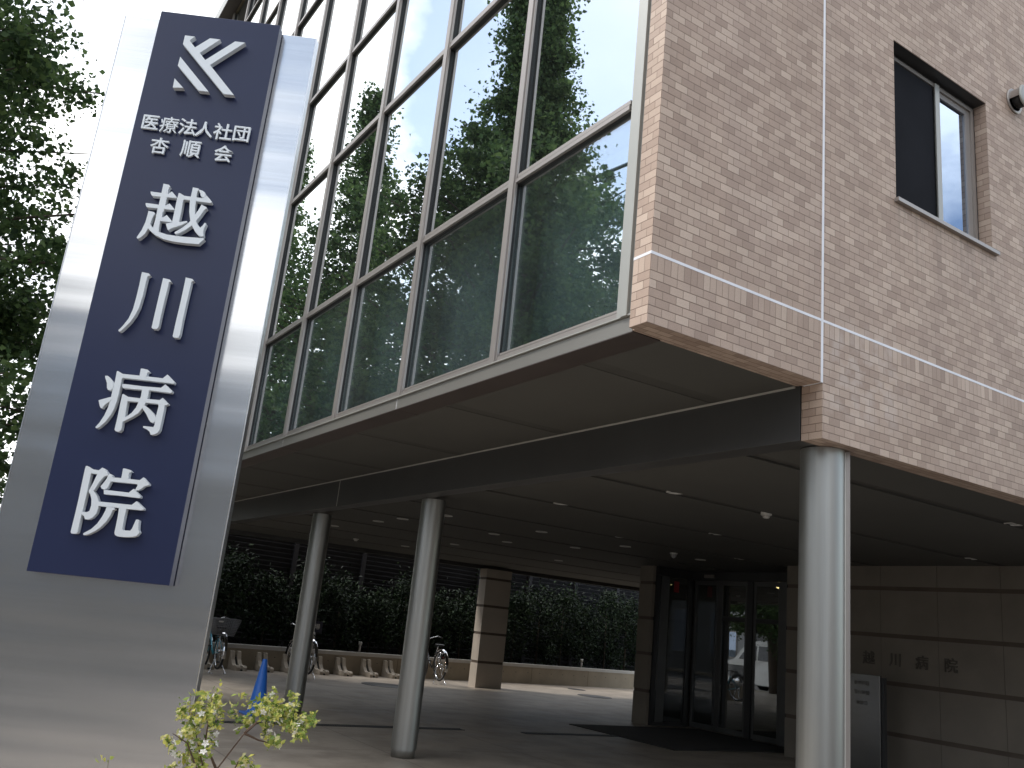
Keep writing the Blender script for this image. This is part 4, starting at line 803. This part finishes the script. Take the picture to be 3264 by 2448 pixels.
fm = MB()
for k in range(5):
    a_ = 2 * math.pi * k / 5; ca, sa = math.cos(a_), math.sin(a_)
    fm.add([(0, 0, 0), (ca * .007 - sa * .004, sa * .007 + ca * .004, .003), (ca * .013, sa * .013, .002), (ca * .007 + sa * .004, sa * .007 - ca * .004, .003)], [(0, 1, 2, 3)])
fl0 = None
for c in fp[:90]:
    if fl0 is None: f_ = fl0 = fm.build('flower', FLW, None)
    else: f_ = fl0.copy(); COL.objects.link(f_)
    f_.parent = ab; f_.location = Vector(c) - ab.location; f_.rotation_euler = tuple(rng.uniform(-1.2, 1.2, 3)); f_.matrix_parent_inverse = Matrix.Identity(4)
for nm_, c0, lb in (('sprig', (.83, 3.05, 1.14), 'three tiny yellow leaves on a thin twig rising beside the pylon edge'), ('sprig', (.575, 2.95, .955), 'lone pale sprig tip at the bottom edge in front of the pylon')):
    t = empty(nm_, (c0[0], c0[1], 0), lb, 'sprig')
    m = MB(); m.tube([(c0[0] + .03, c0[1] + .02, 0), (c0[0] + .02, c0[1], c0[2] * .7), (c0[0] - .03 if c0[0] > .7 else c0[0], c0[1], c0[2])], [.003, .002, .0008], n=5); m.build('stem', M_.get('twig') or mat('twig', (.12, .09, .05), .8), t)
    q = np.array([[c0[0] + dx, c0[1], c0[2] + dz] for dx, dz in ((-.03, -.002), (-.012, .0), (.008, .006), (-.022, .006), (.0, -.004))]); leaves('foliage', q, .02, ABE, t, seed=9, aspect=.6)

# ------------------------------------------------------------ street trees (seen directly at the left edge and mirrored in the glass)
TL = leaf_mat('street_tree_leaf', [(.028, .052, .024), (.052, .092, .036), (.080, .132, .048), (.125, .185, .065)], .45)
def tree(x, y, h, prof, seed, nleaf, label, leaf=.10, group='street trees along the footpath'):
    rng = np.random.default_rng(seed); t = empty('street_tree', (x, y, 0), label, 'tree', group)
    def Rz(z): return float(np.interp(z, [p[0] for p in prof], [p[1] for p in prof]))
    m = MB(); zs = np.linspace(0, h * .97, 9)
    m.tube([(.12 * math.sin(z * .7 + seed), .12 * math.cos(z * .6 + seed) - .12, z) for z in zs], [.19 * (1 - z / h) ** .8 + .012 for z in zs], n=10)
    P = []; nl = 320; per = nleaf // nl
    for k in range(nl):
        z0 = prof[0][0] * .8 + (h * .98 - prof[0][0] * .8) * ((k + rng.uniform(0, 1)) / nl) ** 1.2
        an = k * 2.399 + rng.normal(0, .3); rise = rng.uniform(.05, .45); L = Rz(z0 + rise) * rng.uniform(.62, 1.12)
        bend = rng.uniform(-.3, .4)
        tip = Vector((math.cos(an) * L, math.sin(an) * L, z0 + L * rise)); a0 = Vector((0, 0, z0)); mid = a0.lerp(tip, .5) + Vector((0, 0, bend * L * .25))
        if k % 2 == 0 or L > 2: m.tube([a0, mid, tip], [.012 + .016 * L, .008 + .006 * L, .006], n=5)
        nc = max(4, int(L * 4))
        for c in range(nc):
            f = rng.uniform(.22, 1.04); q = a0.lerp(mid, f * 2) if f < .5 else mid.lerp(tip, f * 2 - 1)
            off = rng.normal(0, 1, 3) * np.array([.26, .26, .16]) * (.5 + .28 * L * (1.15 - f * .6)) * .7
            n_ = max(3, int(per / nc * (.35 + .28 * L))); sg_ = rng.uniform(.10, .24)
            P.append(np.array(q) + off + rng.normal(0, 1, (n_, 3)) * np.array([sg_, sg_, sg_ * .7]))
    P = np.concatenate(P)
    m.build('trunk', BARK, t, local=True); leaves('crown', P, leaf, TL, t, seed=seed, local=True, aspect=.85, droop=.25)
    return t
prof1 = [(1.6, 2.9), (3.0, 3.6), (6, 3.7), (8.4, 3.25), (9.5, 2.3), (10.4, 1.65), (11.6, 1.0), (12.6, .72), (14.5, .6), (16, .4), (17.2, .1)]
tree(-2.55, 14.3, 17.2, prof1, 12, 230000, 'tall dense street tree at the left edge, beside the pylon', .095)
prof2 = [(2.5, 2.2), (5, 3.8), (8.5, 3.6), (11, 2.2), (13, 1.1), (15, .6), (17.4, .12)]
tree(-2.6, 23.6, 17.4, prof2, 23, 60000, 'street tree further up the footpath, second behind the pylon', .12)
tree(-2.7, 32.0, 19.5, [(a_ * 1.05, b_) for a_, b_ in prof2], 37, 36000, 'farthest street tree up the footpath, third behind the pylon', .14)
tree(-2.6, 41.0, 17.5, prof2, 51, 26000, 'last street tree of the row, beyond the third', .15)
# low evergreen bush at the foot of the row
bu = empty('roadside_bush', (-.55, 19.5, 0), 'dense dark bush under the street tree, low at the left edge beside the pylon', 'bush')
rng = np.random.default_rng(77); q = rng.normal(0, 1, (60, 3)); q = q / np.linalg.norm(q, axis=1)[:, None] * rng.uniform(.5, 1, 60)[:, None] * np.array([1.45, 1.6, 2.1]) + np.array([0, 0, 2.3])
leaves('foliage', np.concatenate([c + rng.normal(0, .32, (420, 3)) for c in q]), .11, TL, bu, seed=78, local=True, aspect=.7, droop=.1)
m = MB()
for k in range(6): m.tube([(0, 0, 0), (.25 * math.cos(k), .25 * math.sin(k), 1.2), (.8 * math.cos(k), .8 * math.sin(k), 2.8)], [.05, .035, .012], n=6)
m.build('stems', BARK, bu, local=True)
# overhead cables across the street side
for (x, y0, z0, y1, z1, r, lb) in ((-5.5, 14.6, 12.0, 20.2, 12.83, .045, 'thick black overhead cable bundle, upper one above the street'), (-5.5, 14.6, 9.34, 16.06, 9.5, .04, 'thick black overhead cable, lower one above the street'), (-5.5, 14.6, 9.75, 16.06, 9.93, .012, 'thin overhead wire just above the lower cable')):
    sl_ = (z1 - z0) / (y1 - y0); pts = [(x, y, z0 + sl_ * (y - y0) * (1 if y > y0 else .6)) for y in np.linspace(-14, 44, 18)]
    m = MB(); m.tube(pts, r, n=8); tag(m.build('overhead_cable', BLK), lb, 'cable')
for y, lb in ((-14, 'concrete utility pole at the near end of the overhead cables'), (44, 'concrete utility pole at the far end of the overhead cables')):
    t = empty('utility_pole', (-5.5 + (1.6 if 0 else 0), y, 0), lb, 'utility pole')
    m = MB(); m.cyl((0, 0, -.1), (0, 0, 19 if y > 0 else 11), .17, .10, n=14); m.build('pole', CONCL, t, local=True)

# ------------------------------------------------------------ low buildings across the street and behind the camera
def lowrise(x0, x1, y0, y1, h, col, label, face, storeys, nwin):
    t = empty('low_building', ((x0 + x1) / 2, (y0 + y1) / 2, 0), label, 'building')
    B('wall', mat('render_' + label.split()[0], col, .8, var=.08, scale=.8), t, (x0, x1, y0, y1, -.1, h))
    B('roof', CONC, t, (x0 - .2, x1 + .2, y0 - .2, y1 + .2, h, h + .3))
    sh = h / storeys
    for s_ in range(storeys):
        for k in range(nwin):
            if face == 'x':
                w0 = y0 + (y1 - y0) * (k + .25) / nwin; w1 = y0 + (y1 - y0) * (k + .75) / nwin
                fr = B('window', FRAME, t, (x1, x1 + .04, w0, w1, s_ * sh + .95, s_ * sh + sh - .5)); B('pane', GLASS_W, fr, (x1 + .041, x1 + .05, w0 + .06, w1 - .06, s_ * sh + 1.01, s_ * sh + sh - .56))
            else:
                w0 = x0 + (x1 - x0) * (k + .25) / nwin; w1 = x0 + (x1 - x0) * (k + .75) / nwin
                fr = B('window', FRAME, t, (w0, w1, y1, y1 + .04, s_ * sh + .95, s_ * sh + sh - .5)); B('pane', GLASS_W, fr, (w0 + .06, w1 - .06, y1 + .041, y1 + .05, s_ * sh + 1.01, s_ * sh + sh - .56))
lowrise(-26, -15, 2, 16, 6.2, (.45, .42, .38), 'cream two-storey building across the street, opposite the pylon', 'x', 2, 5)
lowrise(-27, -15, 18, 33, 6.8, (.30, .27, .25), 'brown two-storey building across the street, next to the cream one', 'x', 2, 6)
lowrise(-27, -15, 36, 60, 8.8, (.42, .42, .42), 'grey three-storey building across the street, farthest up the road', 'x', 3, 8)
lowrise(-3, 22, -34, -22, 9.0, (.36, .33, .30), 'tan three-storey building behind the viewpoint, facing the tiled wall', 'y', 3, 9)
lowrise(-30, -15, -24, -2, 8.0, (.16, .16, .155), 'dark grey two-storey building across the street, behind the viewpoint', 'x', 2, 7)

# ------------------------------------------------------------ parked vehicles up the street (they show mirrored in the entrance glass)
def vehicle(name, loc, paint, prof, glassprof, w, label, cat, wheels):
    t = empty(name, loc, label, cat)
    PT = mat('car_paint_' + label.split()[0], paint, .3, .1, var=.02, coat=.6); GL = mat('car_glass_' + label.split()[0], (.02, .025, .03), .08, var=.05, spec=.8)
    def X(a, b, d): return (d * (1 - .10 * max(0, b - 1.0) / .8), a, b)
    m = MB(); m.prism(prof, X, -w / 2, w / 2); bd = m.build('body', PT, t, local=True, bevel=.04)
    for gp in glassprof:
        for s_ in (-1, 1):
            m = MB(); m.prism(gp, lambda a, b, d: X(a, b, d), s_ * (w / 2 + .002), s_ * (w / 2 + .010)); m.build('side_window', GL, t, local=True)
    zt = max(b for a, b in prof); yf = max(a for a, b in prof); yb = min(a for a, b in prof)
    m = MB(); m.box(-w * .38, w * .38, yb - .012, yb - .002, zt * .55, zt * .86); m.build('rear_window', GL, t, local=True)
    for s_ in (-1, 1):
        m = MB(); m.box(s_ * w * .40 - .1, s_ * w * .40 + .1, yf - .01, yf + .012, .62, .78); m.build('headlight', WHT, t, local=True, bevel=.01)
        m = MB(); m.box(s_ * w * .44 - .05, s_ * w * .44 + .05, yb - .015, yb + .01, .75, 1.05); m.build('tail_light', RED, t, local=True)
        for yw in wheels:
            T = Matrix.Translation((s_ * (w / 2 - .09), yw, .32)) @ Matrix.Rotation(rad(90), 4, 'Y')
            m = MB(); m.lathe([(.0, -.1), (.31, -.1), (.33, -.06), (.33, .06), (.31, .1), (0, .1)], n=28, T=T); wh = m.build('wheel', BLK, t, local=True)
            m = MB(); m.lathe([(.0, -.104), (.2, -.104), (.2, .104), (0, .104)], n=20, T=T); m.build('rim', CHROME, wh, local=True)
    return t
vehicle('parked_van', (-4.7, 25.0, -.1), (.78, .78, .76), [(-2.2, .25), (2.2, .25), (2.25, .7), (2.2, .95), (1.55, 1.2), (.95, 1.88), (.3, 1.97), (-2.0, 1.95), (-2.2, 1.2)],
        [[(-1.9, 1.2), (-.75, 1.2), (-.75, 1.75), (-1.85, 1.75)], [(-.65, 1.2), (.3, 1.2), (.3, 1.75), (-.65, 1.75)], [(.4, 1.2), (1.3, 1.2), (.85, 1.72), (.4, 1.75)]], 1.7, 'white minivan parked on the street beyond the hedge', 'van', (-1.35, 1.35))
vehicle('parked_car', (-4.8, 31.5, -.1), (.10, .11, .13), [(-2.0, .22), (2.05, .22), (2.1, .6), (2.0, .85), (1.1, .98), (.45, 1.42), (-.9, 1.48), (-1.7, 1.1), (-2.05, 1.0)],
        [[(-1.4, 1.05), (-.3, 1.05), (-.3, 1.36), (-.95, 1.38)], [(-.2, 1.05), (.85, 1.03), (.4, 1.34), (-.2, 1.36)]], 1.66, 'dark hatchback parked behind the white minivan', 'car', (-1.25, 1.3))
